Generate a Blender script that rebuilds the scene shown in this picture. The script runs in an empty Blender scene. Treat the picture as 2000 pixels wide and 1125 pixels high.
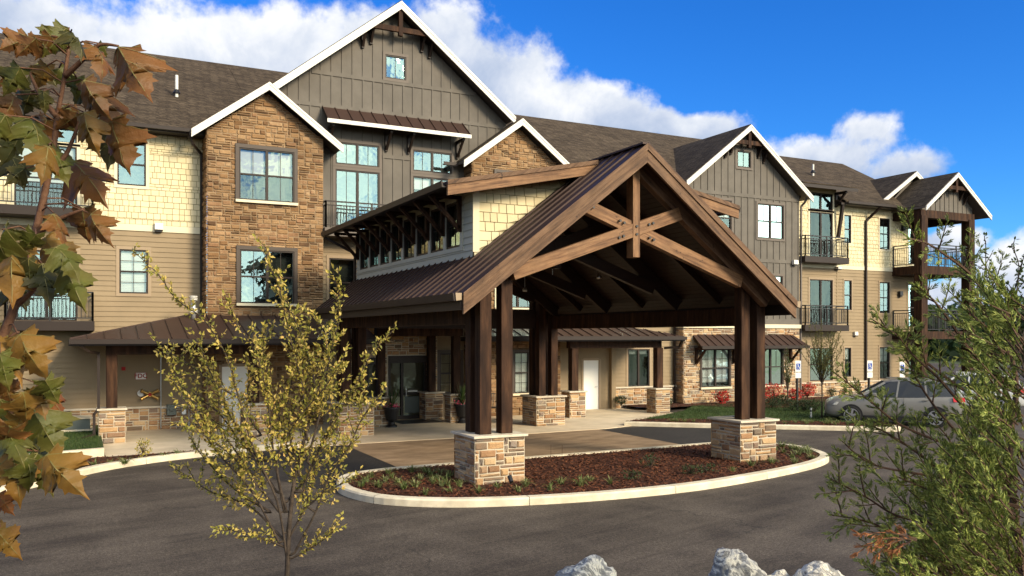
import bpy, bmesh, math, random
from mathutils import Vector, Matrix
R = math.radians
rnd = random.Random(7)
C = bpy.context.scene.collection
SC = bpy.context.scene

# ------------------------------------------------------------------ camera
F, YAW, HY, CH = 1667.0, R(26.87), 656.5, 3.2
cs, sn = math.cos(YAW), math.sin(YAW)
cam_d = bpy.data.cameras.new("camera")
cam_d.sensor_width = 36.0
cam_d.lens = 36.0 * F / 2000.0
cam_d.shift_y = (HY - 562.5) / 2000.0
cam_d.clip_start, cam_d.clip_end = 0.05, 3000.0
cam = bpy.data.objects.new("camera", cam_d)
cam.location = (0, 0, CH)
cam.rotation_euler = (R(90), 0, -YAW)
C.objects.link(cam)
SC.camera = cam

def at_y(px, py, Y):                       # point of a wall plane Y = const
    t = (px - 1000) / F
    X = Y * (sn + t * cs) / (cs - t * sn)
    D = sn * X + cs * Y
    return Vector((X, Y, CH + (HY - py) / F * D))
def xz(px, py, Y):
    p = at_y(px, py, Y); return p.x, p.z
def gr(px, py, z=0.0):                     # point of the ground
    D = F * (z - CH) / (HY - py); l = (px - 1000) / F * D
    return Vector((sn * D + cs * l, cs * D - sn * l, z))
def fg(px, py, D):                         # point at a distance D
    l = (px - 1000) / F * D
    return Vector((sn * D + cs * l, cs * D - sn * l, CH + (HY - py) / F * D))
def azel(px, py):
    a = math.atan((px - 1000) / F)
    return YAW + a, math.atan((HY - py) / F * math.cos(a))

# ------------------------------------------------------------------ light
SUN_EL, SUN_AZ = R(24), math.atan2(0.42, -0.9)       # behind the camera, to the right
SUN_STRENGTH, SUN_ANGLE, SKY_STRENGTH, EXPOSURE = 3.3, R(15.0), 0.128, 0.64
sd = bpy.data.lights.new("sun", 'SUN')
sd.energy, sd.angle, sd.color = SUN_STRENGTH, SUN_ANGLE, (1.0, 0.84, 0.60)
so = bpy.data.objects.new("sun", sd); C.objects.link(so)
sv = Vector((math.sin(SUN_AZ) * math.cos(SUN_EL), math.cos(SUN_AZ) * math.cos(SUN_EL), math.sin(SUN_EL)))
so.rotation_euler = (-sv).to_track_quat('-Z', 'Y').to_euler()
so.location = (20, -20, 40)
SC.view_settings.view_transform = 'Standard'
SC.view_settings.look = 'None'
SC.view_settings.exposure = EXPOSURE
SC.view_settings.gamma = 1.0
SC.view_settings.use_curve_mapping = False
SC.cycles.max_bounces = 6
SC.cycles.transparent_max_bounces = 12
SC.cycles.caustics_reflective = False
SC.cycles.caustics_refractive = False

# ------------------------------------------------------------------ sky
W = bpy.data.worlds.new("World"); SC.world = W; W.use_nodes = True
class NT:
    def __init__(s, tree): s.t = tree; s.t.nodes.clear()
    def n(s, typ, **kw):
        nd = s.t.nodes.new(typ)
        for k, v in kw.items(): setattr(nd, k, v)
        return nd
    def l(s, a, b): s.t.links.new(a, b)
    def put(s, sock, v):
        if hasattr(v, 'is_output'): s.l(v, sock)
        elif v is not None: sock.default_value = v
    def math(s, op, a, b=None, c=None, clamp=False):
        nd = s.n('ShaderNodeMath', operation=op, use_clamp=clamp)
        s.put(nd.inputs[0], a)
        if b is not None: s.put(nd.inputs[1], b)
        if c is not None: s.put(nd.inputs[2], c)
        return nd.outputs[0]
    def vmath(s, op, a, b=None):
        nd = s.n('ShaderNodeVectorMath', operation=op)
        s.put(nd.inputs[0], a)
        if b is not None: s.put(nd.inputs[1], b)
        return nd.outputs['Value'] if op in ('LENGTH', 'DOT_PRODUCT') else nd.outputs[0]
    def mix(s, f, a, b, mode='MIX'):
        nd = s.n('ShaderNodeMix', data_type='RGBA', blend_type=mode)
        s.put(nd.inputs[0], f); s.put(nd.inputs[6], a); s.put(nd.inputs[7], b)
        return nd.outputs[2]
    def ramp(s, f, stops, interp='LINEAR'):
        nd = s.n('ShaderNodeValToRGB'); nd.color_ramp.interpolation = interp
        e = nd.color_ramp.elements
        while len(e) < len(stops): e.new(0.5)
        for el, (p, c) in zip(e, stops): el.position = p; el.color = (*c, 1) if len(c) == 3 else c
        s.put(nd.inputs[0], f); return nd.outputs[0]
    def noise(s, vec, scale, detail=3.0, rough=0.55, dist=0.0):
        nd = s.n('ShaderNodeTexNoise'); s.put(nd.inputs['Vector'], vec)
        nd.inputs['Scale'].default_value = scale; nd.inputs['Detail'].default_value = detail
        nd.inputs['Roughness'].default_value = rough; nd.inputs['Distortion'].default_value = dist
        return nd.outputs[0]
    def step(s, x, a, b):
        nd = s.n('ShaderNodeMapRange', interpolation_type='SMOOTHSTEP')
        s.put(nd.inputs[0], x); nd.inputs[1].default_value = a; nd.inputs[2].default_value = b
        return nd.outputs[0]

w = NT(W.node_tree)
sky = w.n('ShaderNodeTexSky', sky_type='NISHITA')
sky.sun_disc = False; sky.sun_elevation = SUN_EL; sky.sun_rotation = SUN_AZ
sky.air_density = 1.0; sky.dust_density = 0.3; sky.ozone_density = 2.0; sky.altitude = 300
tc = w.n('ShaderNodeTexCoord')
sep = w.n('ShaderNodeSeparateXYZ'); w.l(tc.outputs['Generated'], sep.inputs[0])
az = w.math('ARCTAN2', sep.outputs[0], sep.outputs[1])
el = w.math('ARCSINE', sep.outputs[2])
cmb = w.n('ShaderNodeCombineXYZ'); w.l(az, cmb.inputs[0]); w.l(el, cmb.inputs[1])
n1 = w.noise(tc.outputs['Generated'], 7.0, 7, 0.58, 0.3)
n2 = w.noise(tc.outputs['Generated'], 22.0, 5, 0.6)
wob = w.math('ADD', w.math('MULTIPLY', w.math('SUBTRACT', n1, 0.5), 1.5), w.math('MULTIPLY', w.math('SUBTRACT', n2, 0.5), 0.95))
# banks of cumulus: centre and half size of each (given where they stand in the sky)
banks = [(60, 90, 420, 190), (330, 130, 330, 170), (480, 100, 250, 120), (760, 120, 260, 150), (870, 60, 120, 95), (940, 150, 170, 130), (620, 160, 260, 110),
         (1100, 215, 200, 75), (1200, 235, 120, 60), (1350, 258, 115, 44), (1290, 238, 55, 40),
         (1688, 250, 66, 46), (1610, 308, 165, 48), (1765, 328, 110, 40),
         (1960, 560, 190, 95), (1830, 600, 190, 70), (2150, 500, 230, 110), (1860, 470, 90, 40), (-250, 60, 300, 250)]
acc = None; wsum = None; rsum = None
for bx, by, rx, ry in banks:
    a0, e0 = azel(bx, by); a1, _ = azel(bx + rx, by); _, e1 = azel(bx, by - ry)
    d = w.vmath('SUBTRACT', cmb.outputs[0], (a0, e0, 0))
    d = w.vmath('MULTIPLY', d, (1 / (a1 - a0), 1 / (e1 - e0), 0))
    v = w.math('SUBTRACT', 1.0, w.vmath('LENGTH', d))
    if 1500 < bx < 1800: v = w.math('MULTIPLY', v, 0.6)          # the thin bank on the right
    acc = v if acc is None else w.math('SMOOTH_MAX', acc, v, 0.25)
    wt_ = w.math('MAXIMUM', w.math('ADD', v, 0.3), 0.0); sx_ = w.n('ShaderNodeSeparateXYZ'); w.l(d, sx_.inputs[0]); rr = w.math('MULTIPLY', wt_, sx_.outputs[1])
    wsum = wt_ if wsum is None else w.math('ADD', wsum, wt_); rsum = rr if rsum is None else w.math('ADD', rsum, rr)
rel = w.math('DIVIDE', rsum, w.math('ADD', wsum, 0.02))
# cumulus out of view behind the camera, thickened for soft fill and pane reflections
far_n = w.noise(tc.outputs['Generated'], 4.6, 7, 0.62)
rest = w.math('MULTIPLY', w.math('SUBTRACT', far_n, 0.36), 4.0)
back = w.step(sep.outputs[1], 0.25, -0.1)
acc = w.math('MAXIMUM', acc, w.math('SUBTRACT', w.math('MULTIPLY', w.math('ADD', rest, 1.0), back), 1.0))
dens = w.math('ADD', acc, wob)
cover = w.step(dens, 0.02, 0.40)
lit = w.noise(tc.outputs['Generated'], 9.0, 6, 0.6, 0.3)
shade = w.math('ADD', w.math('ADD', w.math('MULTIPLY', rel, 0.42), w.math('MULTIPLY', w.math('SUBTRACT', lit, 0.5), 1.7)), w.math('MULTIPLY', w.math('SUBTRACT', n2, 0.5), 0.5))
cloudc = w.ramp(w.step(shade, -0.55, 0.45), [(0.0, (2.1, 2.65, 3.7)), (0.4, (3.1, 3.5, 4.3)), (0.75, (4.1, 4.35, 4.8)), (1.0, (5.2, 5.25, 5.4))])
hsv = w.n('ShaderNodeHueSaturation'); hsv.inputs['Saturation'].default_value = 1.35; hsv.inputs['Value'].default_value = 0.88
w.l(sky.outputs[0], hsv.inputs['Color'])
skyc = w.mix(1.0, hsv.outputs[0], (0.30, 0.70, 1.20, 1), 'MULTIPLY')
# unseen cloud round the sun, brightened to add frontal fill and whiten panes
fill_glow = w.step(w.vmath('DOT_PRODUCT', tc.outputs['Generated'], tuple(sv)), 0.55, 1.0)
gk = w.math('MULTIPLY_ADD', fill_glow, 3.2, 1.0); gc = w.n('ShaderNodeCombineXYZ'); w.l(gk, gc.inputs[0]); w.l(gk, gc.inputs[1]); w.l(w.math('MULTIPLY_ADD', fill_glow, 2.5, 1.0), gc.inputs[2])
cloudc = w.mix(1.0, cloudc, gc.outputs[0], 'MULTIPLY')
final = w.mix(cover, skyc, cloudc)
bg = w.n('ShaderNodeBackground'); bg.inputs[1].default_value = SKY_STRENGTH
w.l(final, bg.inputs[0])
wo = w.n('ShaderNodeOutputWorld'); w.l(bg.outputs[0], wo.inputs[0])

# ------------------------------------------------------------------ materials
def mat(name, stops, scale=3.0, rough=0.8, bump=0.0, bscale=None, island=False, stretch=(1, 1, 1), spec=0.3, metal=0.0, var=0.25, vscale=1.2, detail=4.0, trans=0.0, attr=None, rotY=0.0, knots=0.0):
    m = bpy.data.materials.new(name); m.use_nodes = True
    t = NT(m.node_tree)
    geo = t.n('ShaderNodeNewGeometry')
    pos = geo.outputs['Position']
    if rotY:
        rn = t.n('ShaderNodeVectorRotate', rotation_type='Y_AXIS'); rn.inputs['Angle'].default_value = rotY; t.l(pos, rn.inputs['Vector']); pos = rn.outputs[0]
    pos = t.vmath('MULTIPLY', pos, stretch)
    if island:
        f = t.math('ADD', t.math('MULTIPLY', geo.outputs['Random Per Island'], 0.82), t.math('MULTIPLY', t.noise(pos, scale, detail), 0.2))
    else:
        f = t.step(t.noise(pos, scale, detail, 0.6), 0.25, 0.75)
    if attr:
        an = t.n('ShaderNodeAttribute', attribute_name=attr); col = an.outputs['Color']
    else:
        if len(stops) == 1: stops = [(0, stops[0]), (1, stops[0])]
        col = t.ramp(f, stops)
    if var:
        big = t.step(t.noise(geo.outputs['Position'], vscale, 5, 0.6), 0.25, 0.75)
        k = t.math('MULTIPLY_ADD', big, var, 1 - var * 0.6)
        g = t.n('ShaderNodeCombineXYZ')
        for i in range(3): t.l(k, g.inputs[i])
        col = t.mix(1.0, col, g.outputs[0], 'MULTIPLY')
    if knots:
        kn = t.step(t.noise(geo.outputs['Position'], 6.5, 2, 0.5, 0.6), 0.68, 0.76); col = t.mix(t.math('MULTIPLY', kn, knots), col, (0.02, 0.01, 0.006, 1))
    b = t.n('ShaderNodeBsdfPrincipled')
    t.l(col, b.inputs['Base Color'])
    b.inputs['Roughness'].default_value = rough
    b.inputs['Specular IOR Level'].default_value = spec
    b.inputs['Metallic'].default_value = metal
    if bump:
        bn = t.n('ShaderNodeBump'); bn.inputs['Strength'].default_value = min(1, bump); bn.inputs['Distance'].default_value = 0.02
        t.l(t.noise(pos, bscale or scale * 4, 5, 0.65), bn.inputs['Height']); t.l(bn.outputs[0], b.inputs['Normal'])
    out = t.n('ShaderNodeOutputMaterial')
    sh = b.outputs[0]
    if trans:
        tr = t.n('ShaderNodeBsdfTranslucent'); t.l(col, tr.inputs[0])
        mx = t.n('ShaderNodeMixShader'); mx.inputs[0].default_value = trans
        t.l(sh, mx.inputs[1]); t.l(tr.outputs[0], mx.inputs[2]); sh = mx.outputs[0]
    t.l(sh, out.inputs[0])
    return m

def asphalt_mat(name, base, dusty, dark):
    m = bpy.data.materials.new(name); m.use_nodes = True; t = NT(m.node_tree)
    geo = t.n('ShaderNodeNewGeometry'); P = geo.outputs['Position']
    rot = t.n('ShaderNodeVectorRotate', rotation_type='Z_AXIS'); rot.inputs['Angle'].default_value = R(-16); t.l(P, rot.inputs['Vector'])
    st = t.vmath('MULTIPLY', rot.outputs[0], (0.16, 1.3, 1))
    streak = t.step(t.noise(st, 1.3, 6, 0.62, 0.4), 0.3, 0.72)
    blot = t.step(t.noise(P, 0.55, 5, 0.6), 0.35, 0.75)
    col = t.mix(streak, (*dark, 1), (*base, 1))
    col = t.mix(t.math('MULTIPLY', blot, 0.55), col, (*dusty, 1))
    grit = t.noise(P, 55, 2, 0.7)
    gm = t.ramp(grit, [(0.3, (0.55,) * 3), (0.5, (0.95,) * 3), (0.72, (1.7,) * 3)])
    col = t.mix(1.0, col, gm, 'MULTIPLY')
    col = t.mix(1.0, col, t.ramp(t.noise(P, 17, 4, 0.75), [(0.32, (0.62,) * 3), (0.5, (1.0,) * 3), (0.68, (1.42,) * 3)]), 'MULTIPLY')
    agg = t.n('ShaderNodeTexVoronoi'); t.l(P, agg.inputs['Vector']); agg.inputs['Scale'].default_value = 38
    am = t.ramp(agg.outputs['Distance'], [(0.0, (1.5,) * 3), (0.35, (1.0,) * 3), (0.8, (0.6,) * 3)]); col = t.mix(0.75, col, t.mix(1.0, col, am, 'MULTIPLY'))
    ck = t.n('ShaderNodeTexVoronoi', feature='DISTANCE_TO_EDGE'); ck.inputs['Scale'].default_value = 0.16
    wob = t.n('ShaderNodeTexNoise'); wob.inputs['Scale'].default_value = 1.5; wob.inputs['Detail'].default_value = 5; t.l(P, wob.inputs['Vector'])
    t.l(t.vmath('ADD', P, t.vmath('MULTIPLY', wob.outputs['Color'], (1.2, 1.2, 0))), ck.inputs['Vector'])
    crack = t.math('MULTIPLY', t.step(ck.outputs['Distance'], 0.006, 0.002), t.step(t.noise(P, 0.35, 2), 0.48, 0.6)); col = t.mix(t.math('MULTIPLY', crack, 0.45), col, (0.012, 0.011, 0.010, 1))
    tw_ = t.n('ShaderNodeTexNoise'); tw_.inputs['Scale'].default_value = 1.0; t.l(t.vmath('MULTIPLY', rot.outputs[0], (0.05, 2.6, 1)), tw_.inputs['Vector']); tw_.inputs['Detail'].default_value = 2
    col = t.mix(t.math('MULTIPLY', t.step(tw_.outputs[0], 0.62, 0.72), 0.45), col, (*dark, 1))
    spk = t.step(t.noise(P, 13, 2, 0.5), 0.72, 0.78)
    col = t.mix(t.math('MULTIPLY', spk, 0.35), col, (0.25, 0.22, 0.19, 1))
    b = t.n('ShaderNodeBsdfPrincipled'); t.l(col, b.inputs['Base Color']); b.inputs['Roughness'].default_value = 0.85
    b.inputs['Specular IOR Level'].default_value = 0.25
    bn = t.n('ShaderNodeBump'); bn.inputs['Strength'].default_value = 0.6; bn.inputs['Distance'].default_value = 0.01
    t.l(grit, bn.inputs['Height']); t.l(bn.outputs[0], b.inputs['Normal'])
    o = t.n('ShaderNodeOutputMaterial'); t.l(b.outputs[0], o.inputs[0]); return m

def shingle_mat(name, a, b2, c2):
    m = bpy.data.materials.new(name); m.use_nodes = True; t = NT(m.node_tree)
    geo = t.n('ShaderNodeNewGeometry'); P = geo.outputs['Position']
    s = t.n('ShaderNodeSeparateXYZ'); t.l(P, s.inputs[0])
    u = t.math('ADD', s.outputs[0], s.outputs[1])
    cb = t.n('ShaderNodeCombineXYZ'); t.l(u, cb.inputs[0]); t.l(t.math('MULTIPLY', s.outputs[2], 1.9), cb.inputs[1])
    br = t.n('ShaderNodeTexBrick'); t.l(cb.outputs[0], br.inputs['Vector'])
    br.inputs['Scale'].default_value = 1.0; br.inputs['Brick Width'].default_value = 0.34; br.inputs['Row Height'].default_value = 0.17
    br.inputs['Mortar Size'].default_value = 0.012; br.inputs['Color1'].default_value = (*a, 1); br.inputs['Color2'].default_value = (*b2, 1)
    br.inputs['Mortar'].default_value = (*c2, 1); br.inputs['Bias'].default_value = 0.0; br.offset = 0.37
    nz = t.ramp(t.noise(P, 9, 3, 0.7), [(0.3, (0.65,) * 3), (0.7, (1.35,) * 3)])
    nb = t.ramp(t.noise(P, 0.5, 4, 0.6), [(0.3, (0.85,) * 3), (0.7, (1.15,) * 3)])
    col = t.mix(1.0, t.mix(1.0, br.outputs[0], nz, 'MULTIPLY'), nb, 'MULTIPLY')
    b = t.n('ShaderNodeBsdfPrincipled'); t.l(col, b.inputs['Base Color']); b.inputs['Roughness'].default_value = 0.92
    b.inputs['Specular IOR Level'].default_value = 0.15
    bn = t.n('ShaderNodeBump'); bn.inputs['Strength'].default_value = 0.7; bn.inputs['Distance'].default_value = 0.02
    t.l(t.math('ADD', br.outputs[1], t.noise(P, 12, 2)), bn.inputs['Height']); bn.invert = True; t.l(bn.outputs[0], b.inputs['Normal'])
    o = t.n('ShaderNodeOutputMaterial'); t.l(b.outputs[0], o.inputs[0]); return m

def glass_mat(name, tint, refl):
    m = bpy.data.materials.new(name); m.use_nodes = True; t = NT(m.node_tree)
    geo = t.n('ShaderNodeNewGeometry')
    bn = t.n('ShaderNodeBump'); bn.inputs['Strength'].default_value = 0.11; bn.inputs['Distance'].default_value = 0.05
    t.l(t.noise(geo.outputs['Position'], 2.1, 2), bn.inputs['Height'])
    g = t.n('ShaderNodeBsdfGlossy'); g.inputs['Roughness'].default_value = 0.015; g.inputs['Color'].default_value = (0.72, 0.97, 0.90, 1)
    t.l(bn.outputs[0], g.inputs['Normal'])
    tr = t.n('ShaderNodeBsdfTransparent'); tr.inputs[0].default_value = (*tint, 1)
    fr = t.n('ShaderNodeFresnel'); fr.inputs[0].default_value = 1.5
    mx = t.n('ShaderNodeMixShader'); t.l(t.math('ADD', fr.outputs[0], refl, clamp=True), mx.inputs[0])
    t.l(tr.outputs[0], mx.inputs[1]); t.l(g.outputs[0], mx.inputs[2])
    o = t.n('ShaderNodeOutputMaterial'); t.l(mx.outputs[0], o.inputs[0]); return m

def rock_mat(name):
    m = bpy.data.materials.new(name); m.use_nodes = True; t = NT(m.node_tree)
    tcn = t.n('ShaderNodeTexCoord'); P = tcn.outputs['Object']
    v = t.noise(P, 4.5, 9, 0.68, 2.2)
    col = t.ramp(v, [(0.28, (0.05, 0.048, 0.046)), (0.40, (0.16, 0.155, 0.145)), (0.47, (0.30, 0.285, 0.26)), (0.5, (0.74, 0.68, 0.55)), (0.56, (0.5, 0.46, 0.38)), (0.60, (0.12, 0.115, 0.105)), (0.7, (0.6, 0.56, 0.46))])
    b = t.n('ShaderNodeBsdfPrincipled'); t.l(col, b.inputs['Base Color']); b.inputs['Roughness'].default_value = 0.75
    bn = t.n('ShaderNodeBump'); bn.inputs['Strength'].default_value = 0.8; bn.inputs['Distance'].default_value = 0.03
    t.l(t.noise(P, 14, 6, 0.7), bn.inputs['Height']); t.l(bn.outputs[0], b.inputs['Normal'])
    o = t.n('ShaderNodeOutputMaterial'); t.l(b.outputs[0], o.inputs[0]); return m

M = {}
M['tan'] = mat('tan_siding_paint', [(0.255, 0.185, 0.105)], var=0.14, rough=0.65, bump=0.08, bscale=30)
M['cream'] = mat('cream_shake_paint', [(0, (0.58, 0.49, 0.29)), (1, (0.69, 0.59, 0.37))], island=True, var=0.1, rough=0.7)
M['creamgap'] = mat('shake_joint', [(0.30, 0.25, 0.14)], var=0.0)
M['grey'] = mat('grey_board_paint', [(0.122, 0.105, 0.085)], var=0.3, rough=0.7, bump=0.1, bscale=25)
M['greytrim'] = mat('taupe_trim_paint', [(0.125, 0.10, 0.08)], var=0.1, rough=0.6)
M['browntrim'] = mat('brown_trim_paint', [(0.06, 0.042, 0.03)], var=0.1, rough=0.5)
M['tantrim'] = mat('tan_trim_paint', [(0.31, 0.225, 0.14)], var=0.1, rough=0.6)
M['creamtrim'] = mat('cream_trim_paint', [(0.66, 0.58, 0.40)], var=0.06, rough=0.6)
M['white'] = mat('white_paint', [(0.68, 0.65, 0.58)], var=0.06, rough=0.5)
M['pale'] = mat('pale_sage_siding_paint', [(0.42, 0.42, 0.34)], var=0.08, rough=0.6)
M['stone_hi'] = mat('amber_ledge_stone', [(0.0, (0.045, 0.027, 0.017)), (0.14, (0.11, 0.058, 0.027)), (0.3, (0.19, 0.10, 0.042)), (0.5, (0.265, 0.15, 0.066)), (0.7, (0.34, 0.21, 0.105)), (0.86, (0.22, 0.115, 0.055)), (1, (0.47, 0.33, 0.18))], island=True, scale=6, bump=1.0, bscale=14, rough=0.9, var=0.35)
M['stone'] = mat('tan_ledge_stone', [(0.0, (0.085, 0.07, 0.06)), (0.14, (0.17, 0.125, 0.085)), (0.28, (0.28, 0.15, 0.075)), (0.45, (0.44, 0.27, 0.13)), (0.62, (0.52, 0.36, 0.20)), (0.78, (0.27, 0.155, 0.09)), (0.88, (0.20, 0.16, 0.125)), (1, (0.62, 0.47, 0.28))], island=True, scale=7, bump=1.0, bscale=18, rough=0.9, var=0.3)
M['mortar'] = mat('pale_mortar', [(0.50, 0.43, 0.32)], bump=0.4, bscale=40, var=0.2)
M['mortar_hi'] = mat('brown_mortar', [(0.25, 0.17, 0.095)], bump=0.4, bscale=40, var=0.2)
M['capstone'] = mat('cut_stone_cap', [(0, (0.50, 0.42, 0.31)), (1, (0.60, 0.52, 0.40))], scale=5, bump=0.3, var=0.15)
M['shingle'] = shingle_mat('brown_shingle_roof', (0.050, 0.036, 0.023), (0.095, 0.070, 0.046), (0.022, 0.016, 0.011))
M['metal'] = mat('bronze_metal_roof', [(0.048, 0.025, 0.018)], rough=0.55, metal=0.15, spec=0.3, var=0.2, vscale=0.8)
M['bronze'] = mat('dark_bronze_trim', [(0.024, 0.015, 0.011)], rough=0.5, spec=0.25, var=0.1)
M['black'] = mat('black_paint', [(0.012, 0.011, 0.011)], rough=0.4, spec=0.4, var=0.0)
RK_ = [(0, (0.06, 0.03, 0.015)), (0.45, (0.125, 0.065, 0.032)), (0.8, (0.17, 0.095, 0.05)), (1, (0.08, 0.04, 0.02))]
TR_ = [(0, (0.085, 0.038, 0.016)), (0.4, (0.18, 0.088, 0.038)), (0.8, (0.25, 0.132, 0.06)), (1, (0.11, 0.05, 0.022))]
for nm, ang in (('l', math.atan(0.769)), ('r', -math.atan(0.769))): M['timber' + nm] = mat('stained_rake_timber', RK_, scale=5, stretch=(0.22, 1, 3.2), bump=0.4, bscale=14, rough=0.7, var=0.35, vscale=2.5, rotY=ang, knots=0.75)
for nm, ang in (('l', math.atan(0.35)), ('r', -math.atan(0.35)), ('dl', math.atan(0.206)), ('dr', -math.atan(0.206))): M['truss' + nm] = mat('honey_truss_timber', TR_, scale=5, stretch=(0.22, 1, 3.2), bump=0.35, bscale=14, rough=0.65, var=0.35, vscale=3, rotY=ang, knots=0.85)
M['trussv'] = mat('honey_truss_timber', TR_, scale=5, stretch=(3.2, 1, 0.22), bump=0.35, bscale=14, rough=0.65, var=0.35, vscale=3, knots=0.8)
M['post'] = mat('dark_stained_post', [(0, (0.016, 0.007, 0.004)), (0.6, (0.040, 0.018, 0.009)), (1, (0.075, 0.035, 0.017))], scale=7, stretch=(1, 1, 0.15), bump=0.3, bscale=30, rough=0.7, spec=0.15, var=0.25, vscale=2)
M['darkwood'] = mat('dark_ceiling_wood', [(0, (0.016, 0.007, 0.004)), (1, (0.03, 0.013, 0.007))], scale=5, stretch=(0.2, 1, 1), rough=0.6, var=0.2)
M['concrete'] = mat('broom_finish_concrete', [(0, (0.54, 0.43, 0.29)), (1, (0.68, 0.55, 0.38))], scale=1.3, rough=0.85, bump=0.15, bscale=50, var=0.25, vscale=0.5)
M['kerb'] = mat('pale_concrete_kerb', [(0, (0.56, 0.47, 0.33)), (1, (0.74, 0.65, 0.48))], scale=2.5, rough=0.85, bump=0.2, bscale=40, var=0.25, vscale=1.5)
M['paver'] = mat('stamped_brown_concrete', [(0, (0.20, 0.13, 0.075)), (0.5, (0.28, 0.19, 0.11)), (1, (0.36, 0.25, 0.155))], scale=2.2, stretch=(0.5, 1.2, 1), rough=0.8, bump=0.4, bscale=9, var=0.35, vscale=0.7, detail=7)
M['asphalt'] = asphalt_mat('worn_asphalt', (0.088, 0.069, 0.051), (0.165, 0.132, 0.10), (0.042, 0.032, 0.025))
M['newasphalt'] = asphalt_mat('fresh_asphalt', (0.036, 0.031, 0.028), (0.046, 0.040, 0.036), (0.026, 0.023, 0.021))
M['mulch'] = mat('red_bark_mulch', [(0, (0.035, 0.012, 0.006)), (0.4, (0.085, 0.026, 0.011)), (0.75, (0.14, 0.045, 0.018)), (0.93, (0.2, 0.075, 0.03)), (1, (0.33, 0.19, 0.1))], island=True, rough=0.9, var=0.3)
M['mulchbase'] = mat('mulch_soil', [(0, (0.03, 0.011, 0.006)), (1, (0.09, 0.028, 0.012))], scale=14, bump=1.0, bscale=25, rough=0.95)
M['turf'] = mat('lawn_turf', [(0, (0.025, 0.045, 0.009)), (1, (0.055, 0.08, 0.016))], scale=4, bump=1.0, bscale=40, rough=0.95)
M['blade'] = mat('grass_blade', [(0, (0.025, 0.055, 0.010)), (0.7, (0.05, 0.085, 0.018)), (1, (0.10, 0.11, 0.035))], island=True, rough=0.7, trans=0.25, var=0.3)
M['field'] = mat('meadow', [(0, (0.04, 0.06, 0.02)), (1, (0.09, 0.10, 0.04))], scale=0.4, rough=1.0)
M['liriope'] = mat('liriope_leaf', [(0, (0.06, 0.10, 0.02)), (0.6, (0.15, 0.18, 0.05)), (1, (0.32, 0.31, 0.14))], island=True, rough=0.5, trans=0.25, var=0.2)
M['glass'] = glass_mat('window_glass', (0.72, 0.82, 0.80), 0.24)
M['glassdark'] = glass_mat('door_glass', (0.5, 0.55, 0.55), 0.05)
M['glassclear'] = glass_mat('clear_window_glass', (0.93, 0.97, 0.95), 0.10)
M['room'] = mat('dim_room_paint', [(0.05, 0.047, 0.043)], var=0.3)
M['blind'] = mat('white_blind', [(0.72, 0.72, 0.68)], var=0.1, rough=0.6)
M['doorwhite'] = mat('white_door_paint', [(0.86, 0.83, 0.76)], var=0.05, rough=0.45)
M['steel'] = mat('galvanised_steel', [(0.55, 0.55, 0.53)], metal=0.8, rough=0.35, var=0.15)
M['unit'] = mat('green_grey_enamel', [(0.10, 0.115, 0.10)], var=0.15, rough=0.5)
M['rock'] = rock_mat('veined_grey_rock')

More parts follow.
